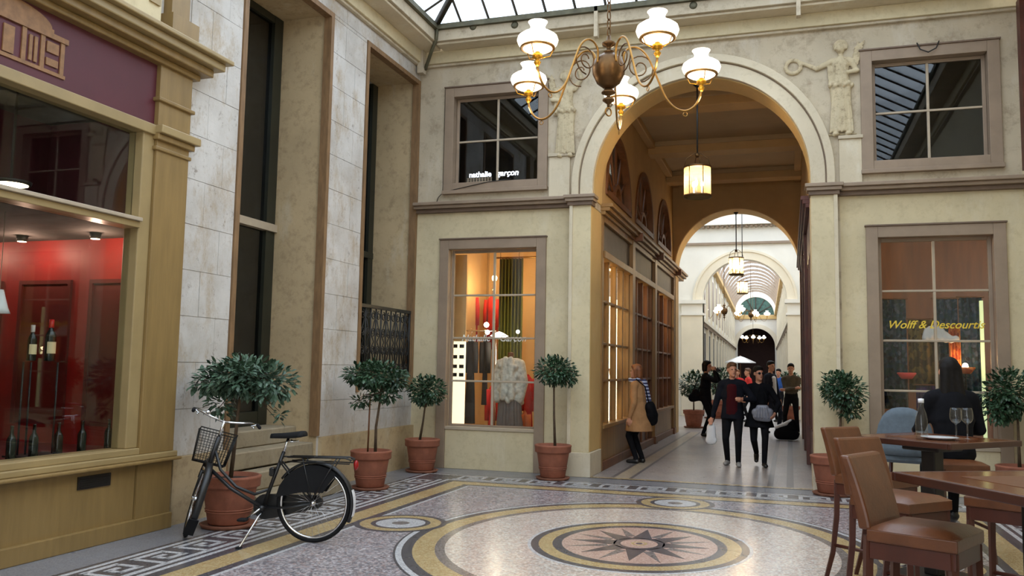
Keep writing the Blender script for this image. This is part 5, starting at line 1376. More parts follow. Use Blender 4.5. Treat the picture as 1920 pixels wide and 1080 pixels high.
table('varnished wooden high table carrying two wine glasses and a carafe', (T2.x, T2.y, 0), 48, .43, .43, 1.1)
def wineglass(label, loc):
    t = thing('wine_glass', label, 'wine glass', loc, 0, 'wine glasses on the farther table')
    MB().lathe([(.001,.001),(.036,.001),(.037,.004),(.006,.010),(.005,.11),(.012,.122),(.03,.135),(.043,.16),(.045,.19),(.040,.225),(.035,.245)], 24).build('glass_body', M['tumbler'], t, world=False)
    MB().lathe([(.001,.1262),(.028,.1382),(.034,.146),(.001,.146)], 20).build('water', M['glass'], t, world=False)
    return t
for u, lb in ((1788,'clear stemmed wine glass on the farther high table, nearer the carafe'),(1809,'clear stemmed wine glass on the farther high table, away from the carafe')):
    p = onz(u, 822, 1.1); wineglass(lb, (p.x, p.y-.12, 1.1015))
p = onz(1712, 817, 1.1)
bt = thing('water_carafe', 'clear glass water carafe on the farther high table', 'carafe', (p.x+.02, p.y-.35, 1.1015))
MB().lathe([(.001,.001),(.042,.001),(.045,.01),(.045,.15),(.035,.20),(.018,.25),(.016,.30),(.020,.305),(.019,.31)], 24).build('glass_body', M['tumbler'], bt, world=False)
MB().lathe([(.001,.011),(.041,.011),(.041,.06),(.001,.06)], 20).build('water', M['glass'], bt, world=False)
MB().lathe([(.019,.28),(.022,.28),(.022,.312),(.001,.315)], 12).build('stopper', M['china'], bt, world=False)
p = onz(1755, 816, 1.1); pl = thing('dinner_plate', 'white dinner plate on the farther high table', 'plate', (p.x-.05, p.y-.53, 1.1015))
MB().lathe([(.001,.002),(.08,.002),(.135,.018),(.137,.021),(.08,.008),(.001,.006)], 30).build('plate_body', M['china'], pl, world=False)
# rounded blue-grey chair at the window
M['bluefab'] = mat('blue_grey_upholstery', hexc(96,108,118), .85, var=.12, scale=20, bumps=.2)
p = ony(1703, 763, 9.8); CT = p.z; ac = thing('upholstered_chair', 'blue-grey upholstered high chair with a rounded back by the scarf window', 'chair', (p.x, 9.9, 0), math.radians(75))
a = MB(); n = 20
for k in range(n): pass
prof = []; vs = []
for f in range(7):
    for i in range(13):
        q = -1+2*i/12; z = .78+(CT-.78)*f/6*math.sqrt(max(.02, 1-abs(q)**2.6)); vs.append((-.24+.10*q*q, .27*q, z))
fs = [(j*13+i, j*13+i+1, (j+1)*13+i+1, (j+1)*13+i) for j in range(6) for i in range(12)]
a.add(vs, fs, True); o = a.build('backrest', M['bluefab'], ac, world=False); q = o.modifiers.new('s', 'SOLIDIFY'); q.thickness = .05
MB().rbox(-.24, .24, -.24, .24, .70, .80, .03).build('seat', M['bluefab'], ac, world=False)
for sx in (-1, 1):
    for sy in (-1, 1): MB().tube([(sx*.2, sy*.2, .70),(sx*.23, sy*.23, 0)], [.022,.016], 6).build('leg', M['stoolwood'], ac, world=False)

# ================================================================== BICYCLE
bk = thing('bicycle', 'black step-through city bicycle with wire basket and rear rack parked against the shop corner', 'bicycle', (-4.12, 6.99, 0), math.radians(191))
BR, WB = .35, 1.17
def BB(mb, nm, m, par=None): return mb.build(nm, m, par or bk, world=False)
HA0, HA1 = Vector((1.03,0,.60)), Vector((.93,0,.92)); ha = (HA1-HA0).normalized()
ST = Matrix.Translation(HA0) @ Matrix.Rotation(math.radians(-62), 4, ha) @ Matrix.Translation(-HA0)
def wheel(nm, c, X=None):
    X = X or Matrix.Identity(4); c = Vector(c)
    def circ(r, n=48): return [c+Vector((r*math.cos(2*PI*i/n), 0, r*math.sin(2*PI*i/n))) for i in range(n)]
    w_ = BB(MB().tube(circ(BR-.02), .02, 8, closed=True).xform(X), nm, M['blk_soft'])
    BB(MB().tube(circ(BR-.043), .013, 6, closed=True).xform(X), 'rim', M['chrome'], w_)
    BB(MB().tube([c+Vector((0,-.05,0)), c+Vector((0,.05,0))], .022, 10).xform(X), 'hub', M['chrome'], w_)
    sp_ = MB()
    for i in range(28):
        a = 2*PI*i/28; s = .03 if i % 2 else -.03; b_ = a+.5*(1 if i % 4 < 2 else -1)
        sp_.tube([c+Vector((.02*math.cos(b_), s, .02*math.sin(b_))), c+Vector(((BR-.05)*math.cos(a), 0, (BR-.05)*math.sin(a)))], .0013, 4)
    BB(sp_.xform(X), 'spokes', M['chrome'], w_)
wheel('rear_wheel', (0,0,BR)); wheel('front_wheel', (WB,0,BR), ST)
def fender(nm, c, r, a0, a1, wd, X=None):
    c = Vector(c); n = 24; a = MB(); vs = []
    for i in range(n+1):
        q = a0+(a1-a0)*i/n
        for y, rr in ((-wd,r-.022),(-wd*.6,r),(wd*.6,r),(wd,r-.022)): vs.append(c+Vector((rr*math.cos(q), y, rr*math.sin(q))))
    a.add(vs, [(i*4+k, i*4+k+1, (i+1)*4+k+1, (i+1)*4+k) for i in range(n) for k in range(3)], True)
    if X: a.xform(X)
    o = BB(a, nm, M['blk']); s = o.modifiers.new('s', 'SOLIDIFY'); s.thickness = .003; return o
rfn = fender('rear_fender', (0,0,BR), BR+.028, math.radians(-8+0), math.radians(0), .034) if False else fender('rear_fender', (0,0,BR), BR+.028, math.radians(35), math.radians(205), .034)
ffn = fender('front_fender', (WB,0,BR), BR+.028, math.radians(35), math.radians(215), .034, ST)
# mud flap under the front fender, reflector on the rear one
fl_ = MB(); q = math.radians(222); c = Vector((WB,0,BR))
fl_.obox(c+Vector(((BR+.03)*math.cos(q), 0, (BR+.03)*math.sin(q))), Vector((math.sin(q),0,-math.cos(q)))*.09, (0,.045,0), Vector((math.cos(q),0,math.sin(q)))*.004)
BB(fl_.xform(ST), 'mud_flap', M['blk_soft'], ffn)
rl = MB(); vs = []
for i in range(9):
    q = math.radians(160+36*i/8)
    for y in (-.03, .03): vs.append((( BR+.034)*math.cos(q), y, BR+(BR+.034)*math.sin(q)))
rl.add(vs, [(2*i, 2*i+1, 2*i+3, 2*i+2) for i in range(8)]); o = BB(rl, 'white_mudguard_patch', M['china'], rfn); s = o.modifiers.new('s', 'SOLIDIFY'); s.thickness = .004
fr = MB(); BBp = Vector((.48,0,.29)); ST_top = Vector((.30,0,.80))
fr.tube([BBp, ST_top], .017, 10)                                        # seat tube
fr.tube([HA0+ha*.04, Vector((.80,0,.46)), BBp], .017, 10)               # down tube
fr.tube([HA0+ha*.22, Vector((.90,0,.62)), Vector((.74,0,.47)), Vector((.56,0,.41)), Vector((.42,0,.46))], .014, 10)   # curved top tube
fr.tube([HA0-ha*.02, HA1], .022, 10)                                    # head tube
for y in (-.045, .045):
    fr.tube([BBp+Vector((0,y*.6,0)), Vector((.2,y,.31)), Vector((0,y,BR))], .009, 8); fr.tube([Vector((.33,y*.6,.72)), Vector((0,y,BR))], .008, 8)
fr.tube([BBp+Vector((0,-.05,0)), BBp+Vector((0,.05,0))], .026, 12)
BB(fr, 'frame', M['blk'])
fk = MB()
fk.tube([HA0-ha*.01+Vector((0,-.045,0)), HA0-ha*.01+Vector((0,.045,0))], .016, 8)
for y in (-.045, .045): fk.tube([HA0+Vector((0,y,0)), HA0-ha*.12+Vector((.0,y,0)), Vector((WB-.03,y,BR+.07)), Vector((WB,y,BR))], [.013,.012,.009,.008], 8)
BB(fk.xform(ST), 'fork', M['blk'])
hb = MB(); HT = HA1+ha*.14
hb.tube([HA1, HT], .013, 10)
hb.tube([HT+Vector((.02,0,0)), HT+Vector((.06,0,.01))], .014, 8)
hc = HT+Vector((.06,0,.01))
hpts = lambda s: [hc, hc+Vector((.02,s*.12,.02)), hc+Vector((.0,s*.24,.05)), hc+Vector((-.10,s*.29,.04)), hc+Vector((-.24,s*.30,.0))]
for s in (-1, 1): hb.tube(hpts(s), .011, 8)
h_ = BB(hb.xform(ST), 'handlebar', M['chrome'])
for s in (-1, 1):
    p = hpts(s); BB(MB().tube([p[3].lerp(p[4], .2), p[4]+Vector((-.02,0,-.002))], .016, 8).xform(ST), 'grip', M['blk_soft'], h_)
    BB(MB().tube([p[3], p[3]+Vector((.02,-s*.05,-.03)), p[3]+Vector((-.08,-s*.03,-.05))], .006, 6).xform(ST), 'brake_lever', M['chrome'], h_)
BB(MB().ell(hpts(1)[1]+Vector((-.01,.04,.03)), .026, .026, .02).xform(ST), 'bell', M['chrome'], h_)
# wire basket carried in front of the handlebar
bs = BB(MB().tube([(1.03,-.17,.98),(1.30,-.17,.98),(1.30,.17,.98),(1.03,.17,.98)], .006, 6, closed=True).xform(ST), 'basket', M['iron'])
bw = MB()
for i in range(13):
    y = -.17+.34*i/12
    bw.tube([(1.05,y*.85,.68),(1.03,y,.98)], .0022, 4); bw.tube([(1.27,y*.85,.68),(1.30,y,.98)], .0022, 4); bw.tube([(1.05,y*.85,.68),(1.27,y*.85,.68)], .0022, 4)
for i in range(10):
    x = 1.03+.27*i/9; xb_ = 1.05+.22*i/9
    for s in (-1, 1): bw.tube([(xb_,s*.145,.68),(x,s*.17,.98)], .0022, 4)
    bw.tube([(xb_,-.145,.68),(xb_,.145,.68)], .0022, 4)
for k in range(1, 6):
    f = k/6; z = .68+.30*f; x0, x1, yy_ = 1.05-.02*f, 1.27+.03*f, .145+.025*f
    bw.tube([(x0,-yy_,z),(x1,-yy_,z),(x1,yy_,z),(x0,yy_,z)], .0022, 4, closed=True)
BB(bw.xform(ST), 'basket_mesh', M['iron'], bs)
BB(MB().box(1.055,1.265,-.14,.14,.682,.69).xform(ST), 'basket_liner', M['blk_soft'], bs)
hlp = BB(MB().lathe([(.001,-.03),(.03,-.02),(.042,.02),(.001,.02)], 16).xform(ST @ Matrix.Translation((1.13,.0,.63)) @ Matrix.Rotation(PI/2, 4, 'Y')), 'headlamp', M['chrome'])
sd = MB(); n = 14; vs = []
for i in range(n+1):
    f = i/n; x = .42-.30*f; wd = .018+.075*(max(0, f-.25)/.75)**.8*(1 if f < .95 else .9); z = .955+.02*f*f
    for q in range(7): a_ = PI*q/6; vs.append((x, wd*math.cos(a_), z-.035+.045*math.sin(a_)*(.7+.3*f)))
sd.add(vs, [(i*7+q, i*7+q+1, (i+1)*7+q+1, (i+1)*7+q) for i in range(n) for q in range(6)]+[tuple(range(6,-1,-1)), tuple(range(n*7, n*7+7))], True)
sdl = BB(sd, 'saddle', M['blk_soft']); s = sdl.modifiers.new('s', 'SOLIDIFY'); s.thickness = .012
BB(MB().tube([ST_top-Vector((-.01,0,.03)), (.262,0,.925)], .013, 8), 'seat_post', M['chrome'])
for y in (-.03, .03): BB(MB().tube([(.25,y,.905),(.23,y,.895),(.17,y,.90)], .009, 6), 'saddle_spring', M['chrome'], sdl)
rk = MB()
for y in (-.06, .06): rk.tube([(.24,y,.76),(-.30,y,.765),(-.35,y,.75)], .007, 6); rk.tube([(-.22,y,.76),(0,y*.9,BR+.03)], .006, 6); rk.tube([(.10,y,.76),(0,y*.9,BR+.03)], .006, 6); rk.tube([(.24,y,.72),(-.34,y,.715),(-.35,y,.75)], .006, 6)
rk.tube([(-.35,-.06,.75),(-.35,.06,.75)], .007, 6); rk.tube([(.0,-.06,.762),(.0,.06,.762)], .006, 6); rk.tube([(.24,0,.76),(-.33,0,.765)], .006, 6); rk.tube([(.24,-.06,.76),(.24,.06,.76)], .007, 6)
rk.tube([(.24,0,.755),(.31,0,.76)], .008, 6)
BB(rk, 'rear_rack', M['blk'])
BB(MB().ell((-.385,0,.70), .022, .032, .045), 'tail_light', mat('red_tail_light', hexc(150,14,14), .25))
for s in (-1, 1):
    g = MB(); pts = []
    for i in range(11): q = math.radians(62+92*(1-i/10)); pts.append((BR*.99*math.cos(q)*1.0, s*.05, BR+BR*.99*math.sin(q)))
    poly = [(.10, s*.05, BR+.10)]+[(math.cos(math.radians(a))*.345, s*.05, BR+math.sin(math.radians(a))*.345) for a in (8,25,40,55,70,85,100,115,128)]+[(-.10, s*.05, BR+.10)]
    g.prism(poly, (0, s*.004, 0)); BB(g, 'coat_guard', M['blk_soft'])
cc = MB(); pts = [(.48+.115*math.cos(a), .058, .29+.115*math.sin(a)) for a in [-PI/2+PI*i/12 for i in range(13)]]+[(.06*math.cos(a), .058, BR+.06*math.sin(a)) for a in [PI/2+PI*i/10 for i in range(11)]]
for p_ in range(len(pts)): pts[p_] = (pts[p_][0], -.062, pts[p_][2])
cc.prism(pts, (0,-.03,0)); ccs = BB(cc, 'chain_case', M['blk'])
cr = BB(MB().tube([(.48,.055,.29),(.48,.075,.29),(.60,.085,.20)], .010, 8), 'crank', M['chrome'])
BB(MB().rbox(.57,.65,.085,.165,.187,.213,.008), 'pedal', M['blk_soft'], cr)
cr = BB(MB().tube([(.48,-.095,.29),(.48,-.105,.29),(.36,-.115,.38)], .010, 8), 'crank', M['chrome'])
BB(MB().rbox(.31,.39,-.195,-.115,.367,.393,.008), 'pedal', M['blk_soft'], cr)
BB(MB().tube([(.46,.03,.27),(.48,.10,.22),(.52,.37,.012)], [.011,.010,.009], 8), 'kickstand', M['chrome'])
BB(MB().rbox(.505,.545,.345,.40,0,.016,.004), 'stand_foot', M['blk_soft'])
BB(MB().rbox(.375,.415,-.05,.05,.58,.66,.01), 'frame_lock', M['blk'])
# ================================================================== PEOPLE
def ik(a, b, l1, l2, bend):
    a, b, bend = Vector(a), Vector(b), Vector(bend); d = b-a; L = min(d.length, (l1+l2)*.999)
    u = d.normalized(); x = (l1*l1-l2*l2+L*L)/(2*L); h = math.sqrt(max(0, l1*l1-x*x))
    n = bend-u*bend.dot(u); n = n.normalized() if n.length > 1e-5 else u.orthogonal().normalized()
    return a+u*x+n*h, a+u*L
def cloth(name, c, var=.15): return mat(name, c, .9, var=var, scale=8, bumps=.1, spec=.12)
M['hair_d'] = mat('dark_hair', (.010,.008,.007), .6, var=.3, scale=30, spec=.15); M['hair_b'] = mat('brown_hair', hexc(96,62,38), .55, var=.3, scale=30)
M['hair_g'] = mat('auburn_hair', hexc(120,72,40), .55, var=.3, scale=30); M['lip'] = mat('lips', hexc(150,84,74), .5); M['eye'] = mat('eye', (.02,.015,.012), .2)
M['tan'] = cloth('tan_coat_cloth', hexc(166,125,86)); M['jblk'] = cloth('black_cloth', (.007,.007,.009), .3); M['navy'] = cloth('navy_jacket_cloth', (.009,.010,.015), .3)
M['dred'] = cloth('dark_red_knit', hexc(60,16,20)); M['tro'] = cloth('dark_trousers', (.008,.008,.010), .3); M['shoe'] = mat('black_shoe', (.014,.013,.012), .35)
M['shoe_g'] = mat('grey_trainer', hexc(150,146,142), .6); M['gjack'] = cloth('grey_brown_jacket', hexc(86,78,66)); M['redtop'] = cloth('red_top', hexc(200,60,56)); M['bluetop'] = cloth('blue_top', hexc(50,84,150)); M['suit'] = cloth('dark_suit_cloth', (.02,.021,.03), .2)
def hand(a, p, d, palm, r, mi=2):
    """hand with palm and five curled fingers; d = forearm direction, palm = palm normal"""
    d = Vector(d).normalized(); palm = Vector(palm); palm = (palm-d*palm.dot(d)).normalized(); s = d.cross(palm)
    p = Vector(p); c = p+d*.045
    a.cap(p, p+d*.075, .022, .026, 1.35, s, mi=mi)
    for i, L in enumerate((.068,.078,.074,.058)):
        b = p+d*.082+s*(.030-.020*i); m1 = b+d*L*.5+palm*.012; e = m1+d*L*.28+palm*L*.36
        a.cap(b, m1, r, r*.95, n=8, mi=mi); a.cap(m1, e, r*.95, r*.8, n=8, mi=mi)
    tb = p+d*.025+s*.030; tm = tb+d*.035+s*.022+palm*.012; a.cap(tb, tm, r*1.15, r, n=8, mi=mi); a.cap(tm, tm+d*.032+palm*.01, r, r*.8, n=8, mi=mi)
def human(label, loc, deg, H, mats, feet, hands, hem=None, hemr=.2, head_yaw=0, lean=0, hairm=None, hair='short', voxel=.013, build=1.0, seat=None, glasses=False, elbow_b=None, open_front=False, palms=None, group=None):
    """mats: top, trousers, skin, shoes, shirt.  local frame: faces +x, left is +y"""
    t = thing('person', label, 'person', loc, math.radians(deg), group); k = H/1.72; a = MB(); w = build
    hipz = seat if seat else .90*k
    hipx = 0.0
    sh = Vector((lean*.55, 0, hipz+.50*k)); 
    Y = (0,1,0)
    # trunk
    a.cap((hipx,0,hipz-.02*k),(hipx+lean*.1,0,hipz+.08*k), .125*k*w, .125*k*w, 1.28, Y, mi=0 if hem else 1)
    a.cap((hipx+lean*.1,0,hipz+.10*k),(hipx+lean*.3,0,hipz+.28*k), .12*k*w, .128*k*w, 1.25, Y, mi=0)
    a.cap((hipx+lean*.3,0,hipz+.26*k),(sh.x-.01,0,sh.z-.06*k), .13*k*w, .112*k*w, 1.36, Y, mi=0)
    for s in (-1, 1): a.cap((sh.x,s*.05*k,sh.z+.0*k),(sh.x-.005,s*.165*k,sh.z-.035*k), .062*k*w, .068*k*w, mi=0)
    if open_front: a.cap((lean*.2+.095*k*w,0,hipz-.02),(sh.x+.088*k*w,0,sh.z-.07*k), .058*k, .046*k, 1.75, Y, mi=4)
    # coat skirt
    if hem:
        a.frust((hipx+lean*.15,0,hipz+.16*k),(hipx+.01,0,hem), .125*k*w, hemr*.86, 1.2, mi=0, wave=.05)
    # neck and head
    hd = Vector((sh.x+.02*k+lean*.12, 0, sh.z+.21*k)); cyw, syw = math.cos(head_yaw), math.sin(head_yaw); F = Vector((cyw, syw, -.02)); Sd = Vector((-syw, cyw, 0)); R3 = Matrix((F, Sd, Vector((0,0,1)))).transposed()
    a.cap((sh.x-.01,0,sh.z-.01),(hd.x-.015,0,hd.z-.06*k), .054*k, .05*k, mi=2)
    a.ell(hd+Vector((-.01*cyw,-.01*syw,.025*k)), .098*k, .078*k, .098*k, R3, mi=2)
    a.ell(hd+F*.022*k+Vector((0,0,-.045*k)), .072*k, .060*k, .080*k, R3, mi=2)
    a.cap(hd+F*.088*k+Vector((0,0,.020*k)), hd+F*.104*k+Vector((0,0,-.022*k)), .011*k, .016*k, n=8, mi=2)
    a.ell(hd+F*.072*k+Vector((0,0,-.095*k)), .026*k, .026*k, .022*k, R3, mi=2)
    for s in (-1, 1): a.ell(hd+Sd*s*.080*k+Vector((0,0,-.005*k))-F*.005, .020*k, .012*k, .032*k, R3, n=8, m=6, mi=2)
    # legs
    for s, ft in zip((1, -1), feet):
        ft = Vector(ft); hp = Vector((hipx, s*.09*k, hipz-.03*k)); an = ft+Vector((0,0,.085*k))
        kn, an = ik(hp, an, .42*k, .42*k, (1, s*.1, 0))
        a.cap(hp, kn, .088*k*w, .060*k, mi=1); a.cap(kn, an, .060*k, .045*k, mi=1)
        sd_ = Vector((1, s*.18, 0)).normalized(); toe = ft[2] > .06
        td = Vector((.8,0,-.6)) if toe else sd_
        a.cap(an+Vector((-.02,0,-.045*k)), an+Vector((0,0,-.05*k))+td*.15*k, .042*k, .034*k, 1.15, (0,1,0), mi=3)
    # arms
    for i, (s, hn) in enumerate(zip((1, -1), hands)):
        so = Vector((sh.x-.005, s*.185*k, sh.z-.05*k)); hn = Vector(hn)
        eb = (elbow_b[i] if elbow_b else (-1, s*.35, -.4))
        el_, hn = ik(so, hn, .29*k, .26*k, eb)
        a.cap(so, el_, .060*k*w, .048*k*w, mi=0); a.cap(el_, hn, .050*k*w, .036*k, mi=0)
        d = (hn-el_).normalized(); pm = palms[i] if palms else (0, -s, 0)
        hand(a, hn+d*.015, d, pm, .0115 if voxel > .012 else .0098)
    body = fuse(a, 'body', mats, t, voxel, 2)
    # face
    for s in (-1, 1): MB().ell(hd+F*.083*k+Sd*s*.031*k+Vector((0,0,.012*k)), .010*k, .013*k, .008*k, R3, n=8, m=6).build('eye', M['eye'], t, world=False)
    MB().ell(hd+F*.086*k+Vector((0,0,-.062*k)), .008*k, .022*k, .007*k, R3, n=8, m=6).build('mouth', M['lip'], t, world=False)
    if glasses:
        g = MB()
        for s in (-1, 1): g.ell(hd+F*.095*k+Sd*s*.034*k+Vector((0,0,.010*k)), .008, .030*k, .022*k, R3, n=10, m=6); g.tube([hd+F*.09*k+Sd*s*.062*k+Vector((0,0,.014*k)), hd-F*.005+Sd*s*.082*k+Vector((0,0,.014*k))], .003, 4)
        g.build('sunglasses', M['blk'], t, world=False)
    # hair
    h = MB(); b = hd+Vector((0,0,.035*k))
    h.ell(b-F*.022*k+Vector((0,0,.018*k)), .098*k, .088*k, .092*k, R3); h.ell(b-F*.045*k+Vector((0,0,-.03*k)), .070*k, .080*k, .085*k, R3); h.ell(b+F*.035*k+Vector((0,0,.060*k)), .058*k, .070*k, .040*k, R3)
    if hair == 'long':
        for s in (-.6, 0, .6): h.cap(b-F*.055*k+Sd*s*.06*k, b-F*.10*k+Sd*s*.13*k+Vector((0,0,-.34*k-.05*s)), .055*k, .034*k, 1.1, Sd)
    if hair == 'bob':
        for s in (-1, 1): h.cap(b-F*.02*k+Sd*s*.07*k, b-F*.02*k+Sd*s*.075*k+Vector((0,0,-.13*k)), .04*k, .03*k)
        h.cap(b-F*.07*k, b-F*.075*k+Vector((0,0,-.12*k)), .06*k, .05*k, 1.3, Sd)
    if hair == 'bun': h.ell(b-F*.11*k+Vector((0,0,.05*k)), .05*k, .05*k, .05*k)
    fuse(h, 'hair', [hairm or M['hair_d']], t, voxel, 1)
    return t, hd, sh
SK = M['skin']
# person in the tan coat looking into the shop window
t, hd, sh = human('person in a knee-length tan coat and striped scarf looking into the passage shop window', (-2.50, 15.0, 0), 168, 1.68, [M['tan'], M['tro'], SK, M['shoe'], M['jblk']],
    [(.02,.09,0),(-.02,-.08,0)], [(.08,.25,.80),(.06,-.26,.80)], hem=.55, hemr=.265, lean=.07, hairm=M['hair_g'], hair='bob', voxel=.0115, build=1.1)
def stripes():
    m, tt, p = nt('striped_scarf'); v = opos(tt); wv = tt.nodes.new('ShaderNodeTexWave'); wv.bands_direction = 'Z'; wv.inputs['Scale'].default_value = 5.5; tt.links.new(v, wv.inputs['Vector'])
    tt.links.new(ramp(tt, wv.outputs['Fac'], [(.45, hexc(44,48,92)), (.55, hexc(186,192,214))]), p.inputs['Base Color']); p.inputs['Roughness'].default_value = .9; return m
a = MB(); 
a.tube([(hd.x+.02+.085*math.cos(q), .085*math.sin(q), sh.z+.055+.01*math.sin(3*q)) for q in [2*PI*i/16 for i in range(16)]], .036, 8, closed=True)
a.cap((sh.x-.10,-.06,sh.z+.03),(sh.x-.19,-.09,sh.z-.36), .05, .045, 1.5, (0,1,0))
a.build('striped_scarf', stripes(), t, world=False)
a = MB(); a.cap((-.20,.02,.98),(-.20,-.10,.80), .085, .10, 1.35, (0,1,0)); a.cap((-.20,-.02,.86),(-.20,-.12,.74), .09, .09, 1.3, (0,1,0))
hb_ = thing('shoulder_bag', 'black shoulder bag hanging behind the person in the tan coat', 'bag', (-2.50, 15.0, .62), math.radians(168))
for v in a.v: v.z -= .62
fuse(a, 'bag_body', [M['jblk']], hb_, .015, 1)
MB().tube([(-.20,.06,.40),(-.14,.10,.70),(sh.x-.02,.10,sh.z-.62+.075),(sh.x+.09,.02,.66),(sh.x-.0,-.14,.50),(-.17,-.15,.25)], .011, 6).build('strap', M['jblk'], hb_, world=False)
# walking couple
human('man in an open navy jacket and dark red knitwear walking beside the sunglassed woman', (-.95, 15.35, 0), 268, 1.74, [M['navy'], M['tro'], SK, M['shoe_g'], M['dred']],
    [(.12,.10,0),(-.10,-.10,0)], [(.26,.20,1.14),(.05,-.34,.80)], hem=.80, hemr=.19, head_yaw=.45, lean=.03, hairm=M['hair_b'], voxel=.0115, build=1.12, open_front=True, elbow_b=[(-.4,.8,-.6),(-1,-.4,0)], palms=[(0,-1,0),(1,0,0)])
human('woman in a black thigh-length coat and sunglasses walking arm in arm with the man', (-.52, 15.50, 0), 272, 1.68, [M['jblk'], M['tro'], SK, M['shoe'], M['jblk']],
    [(.16,.08,0),(-.24,-.05,.13)], [(.20,.26,.92),(.20,-.30,1.12)], hem=.66, hemr=.24, head_yaw=.5, lean=.03, hairm=M['hair_d'], hair='bun', voxel=.0115, glasses=True, elbow_b=[(-.6,.8,-.4),(-.4,-.8,-.6)])
hb2 = thing('handbag', 'soft silver-grey handbag carried in front of the woman in the black coat', 'handbag', (-.46, 15.25, .78)); a = MB()
a.cap((-.07,0,.08),(.09,0,.07), .085, .085, .6, (0,1,0)); a.cap((-.10,0,.14),(.11,0,.15), .075, .075, .55, (0,1,0)); a.cap((-.06,0,.23),(.07,0,.23), .04, .04, .6, (0,1,0))
for q in range(5): a.cap((-.10+.05*q,-.055,.06),(-.07+.035*q,-.035,.22), .012, .008)
fuse(a, 'bag_body', [mat('silver_grey_leather', hexc(122,124,134), .3, var=.2, scale=14)], hb2, .01, 1)
MB().tube([(-.07,0,.24),(-.09,.03,.42),(-.02,.06,.62),(.06,.04,.44),(.08,0,.24)], .008, 6).build('strap', M['jblk'], hb2, world=False)
wb = thing('carrier_bag', 'white plastic carrier bag held by the man in the navy jacket', 'bag', (-1.31, 15.32, .36)); a = MB()
a.cap((-.02,0,.06),(.02,0,.06), .08, .08, .5, (0,1,0)); a.cap((0,0,.08),(0,0,.28), .085, .075, .55, (0,1,0)); a.cap((0,0,.28),(.02,0,.40), .07, .012, .6, (0,1,0))
fuse(a, 'bag_body', [M['white']], wb, .012, 1); MB().tube([(.01,0,.38),(.0,.03,.46),(.02,.0,.38)], .005, 5).build('bag_handle', M['white'], wb, world=False)
# person photographing, in profile
human('person in black photographing with a camera held up to the face in the passage', (-2.02, 21.9, 0), -8, 1.84, [M['jblk'], M['tro'], SK, M['shoe'], M['gjack']],
    [(.05,.10,0),(-.02,-.10,0)], [(.25,.08,1.60),(.25,-.08,1.60)], hem=.86, hemr=.17, lean=.06, hairm=M['hair_d'], hair='bob', voxel=.016, elbow_b=[(.3,.5,-1),(.3,-.5,-1)], palms=[(0,-1,0),(0,1,0)])
cm = thing('camera', 'black camera held to the face of the photographing person', 'camera', (-1.70, 21.86, 1.63), math.radians(-8))
MB().rbox(-.035,.035,-.07,.07,-.045,.045,.008).build('camera_body', M['blk'], cm, world=False); MB().lathe([(.032,0),(.034,.07),(.028,.08),(.001,.075)], 14).xform(Matrix.Rotation(PI/2,4,'Y')).build('lens', M['blk'], cm, world=False)
MB().rbox(-.02,.02,-.025,.025,.045,.07,.006).build('viewfinder', M['blk'], cm, world=False)
bg_ = thing('shoulder_bag', 'black camera bag hanging behind the photographing person', 'bag', (-2.26, 21.86, .88)); a = MB(); a.cap((-.06,0,.06),(.07,0,.10), .11, .12, .8, (0,1,0)); a.cap((0,0,.10),(.02,0,.2), .1, .09, .8, (0,1,0))
fuse(a, 'bag_body', [M['jblk']], bg_, .016, 1); MB().tube([(-.04,0,.24),(.08,.06,.55),(.24,.04,.62),(.20,-.06,.5),(.08,-.02,.24)], .012, 6).build('strap', M['jblk'], bg_, world=False)
# two men near the far arch
human('man in a dark suit seen behind the walking woman', (-.50, 23.9, 0), 330, 1.88, [M['suit'], M['suit'], SK, M['shoe'], M['white']], [(.16,.10,0),(-.14,-.10,0)], [(.10,.30,.86),(.05,-.30,.86)], hem=.86, hemr=.18, head_yaw=-.2, hairm=M['hair_d'], voxel=.018, open_front=True)
human('man in a grey-brown jacket standing with folded arms beside the black holdall', (.02, 23.7, 0), 262, 1.82, [M['gjack'], M['tro'], SK, M['shoe'], M['gjack']], [(.02,.16,0),(.0,-.16,0)], [(.22,-.10,1.16),(.24,.12,1.20)], head_yaw=.1, hairm=M['hair_d'], voxel=.018, elbow_b=[(-.3,1,-.5),(-.3,-1,-.5)])
human('distant person in a red top in the rotunda', (-1.30, 29.0, 0), 200, 1.70, [M['redtop'], M['tro'], SK, M['shoe'], M['white']], [(.05,.1,0),(-.05,-.1,0)], [(.1,.3,.85),(.1,-.3,.85)], hairm=M['hair_b'], voxel=.02)
human('distant person in a blue top in the rotunda', (-.36, 29.5, 0), 250, 1.70, [M['bluetop'], M['tro'], SK, M['shoe'], M['white']], [(.05,.1,0),(-.05,-.1,0)], [(.1,.3,.85),(.1,-.3,.85)], hairm=M['hair_d'], voxel=.02)
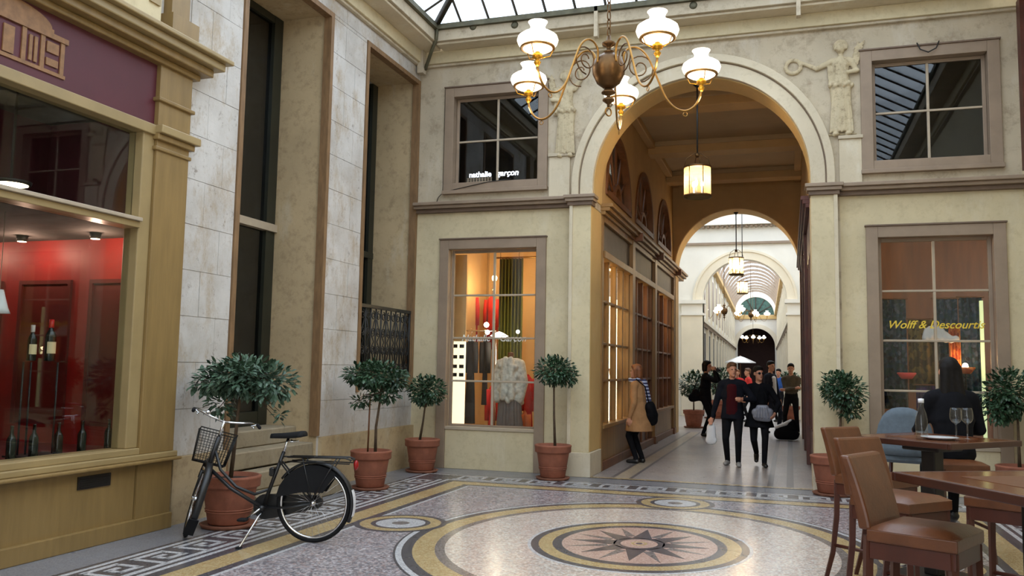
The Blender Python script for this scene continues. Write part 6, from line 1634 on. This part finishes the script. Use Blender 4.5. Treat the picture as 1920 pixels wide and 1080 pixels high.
human('distant person in a pink-red jacket under the white parasol', (-1.75, 31.0, 0), 270, 1.66, [M['redtop'], M['tro'], SK, M['shoe'], M['white']], [(.05,.1,0),(-.05,-.1,0)], [(.1,.3,.85),(.1,-.3,.85)], hairm=M['hair_g'], voxel=.02)
hd_ = thing('holdall', 'black holdall with a pale cloth on top standing on the passage floor', 'bag', (-.08, 21.7, 0)); a = MB()
a.cap((-.18,0,.14),(.14,0,.14), .135, .135, .8, (0,1,0)); a.cap((-.16,0,.24),(.12,0,.30), .12, .13, .8, (0,1,0)); a.cap((0,0,.30),(.12,0,.42), .10, .08, .9, (0,1,0))
for v in a.v: v.z = max(v.z, .0)
fuse(a, 'bag_body', [M['jblk']], hd_, .02, 1); a = MB(); a.cap((-.24,-.02,.30),(-.02,-.02,.38), .05, .05, 1.4, (0,1,0)); a.cap((-.06,-.02,.38),(.08,0,.46), .045, .04, 1.4, (0,1,0)); fuse(a, 'pale_cloth', [M['white']], hd_, .016, 1)
# diner at the farther table, seen from behind
SP = ony(1787, 760, 8.75)
human('dark-haired person in black sitting with back turned at the farther high table', (SP.x, 8.75, 0), 100, 1.70, [M['jblk'], M['tro'], SK, M['shoe'], M['jblk']], [(.42,.12,.24),(.42,-.12,.24)], [(.36,.22,1.08),(.36,-.22,1.08)], lean=.10, hairm=M['hair_d'], hair='long', voxel=.0125, build=1.12, seat=.93)
bs_ = copy_tree(sa, None, (SP.x, 8.72, 0), math.radians(100), 'backless leather bar stool under the person sitting with back turned')
for c_ in list(bs_.children):
    if c_.name.startswith('backrest'): bpy.data.objects.remove(c_)
# white parasol in the far hall
p = ony(1388, 676, 33); pr = thing('parasol', 'open white parasol standing in the far gallery', 'parasol', (p.x, p.y, 0))
MB().lathe([(.001,p.z+.17),(.2,p.z+.10),(.55,p.z-.06),(.56,p.z-.09),(.2,p.z+.07),(.001,p.z+.13)], 8, smooth=False).build('canopy', M['china'], pr, world=False)
MB().tube([(0,0,0),(0,0,p.z+.2)], .02, 8).build('pole', M['wood_br'], pr, world=False); MB().lathe([(.001,0),(.22,0),(.2,.06),(.03,.09)], 16).build('base', M['steel_leg'], pr, world=False)
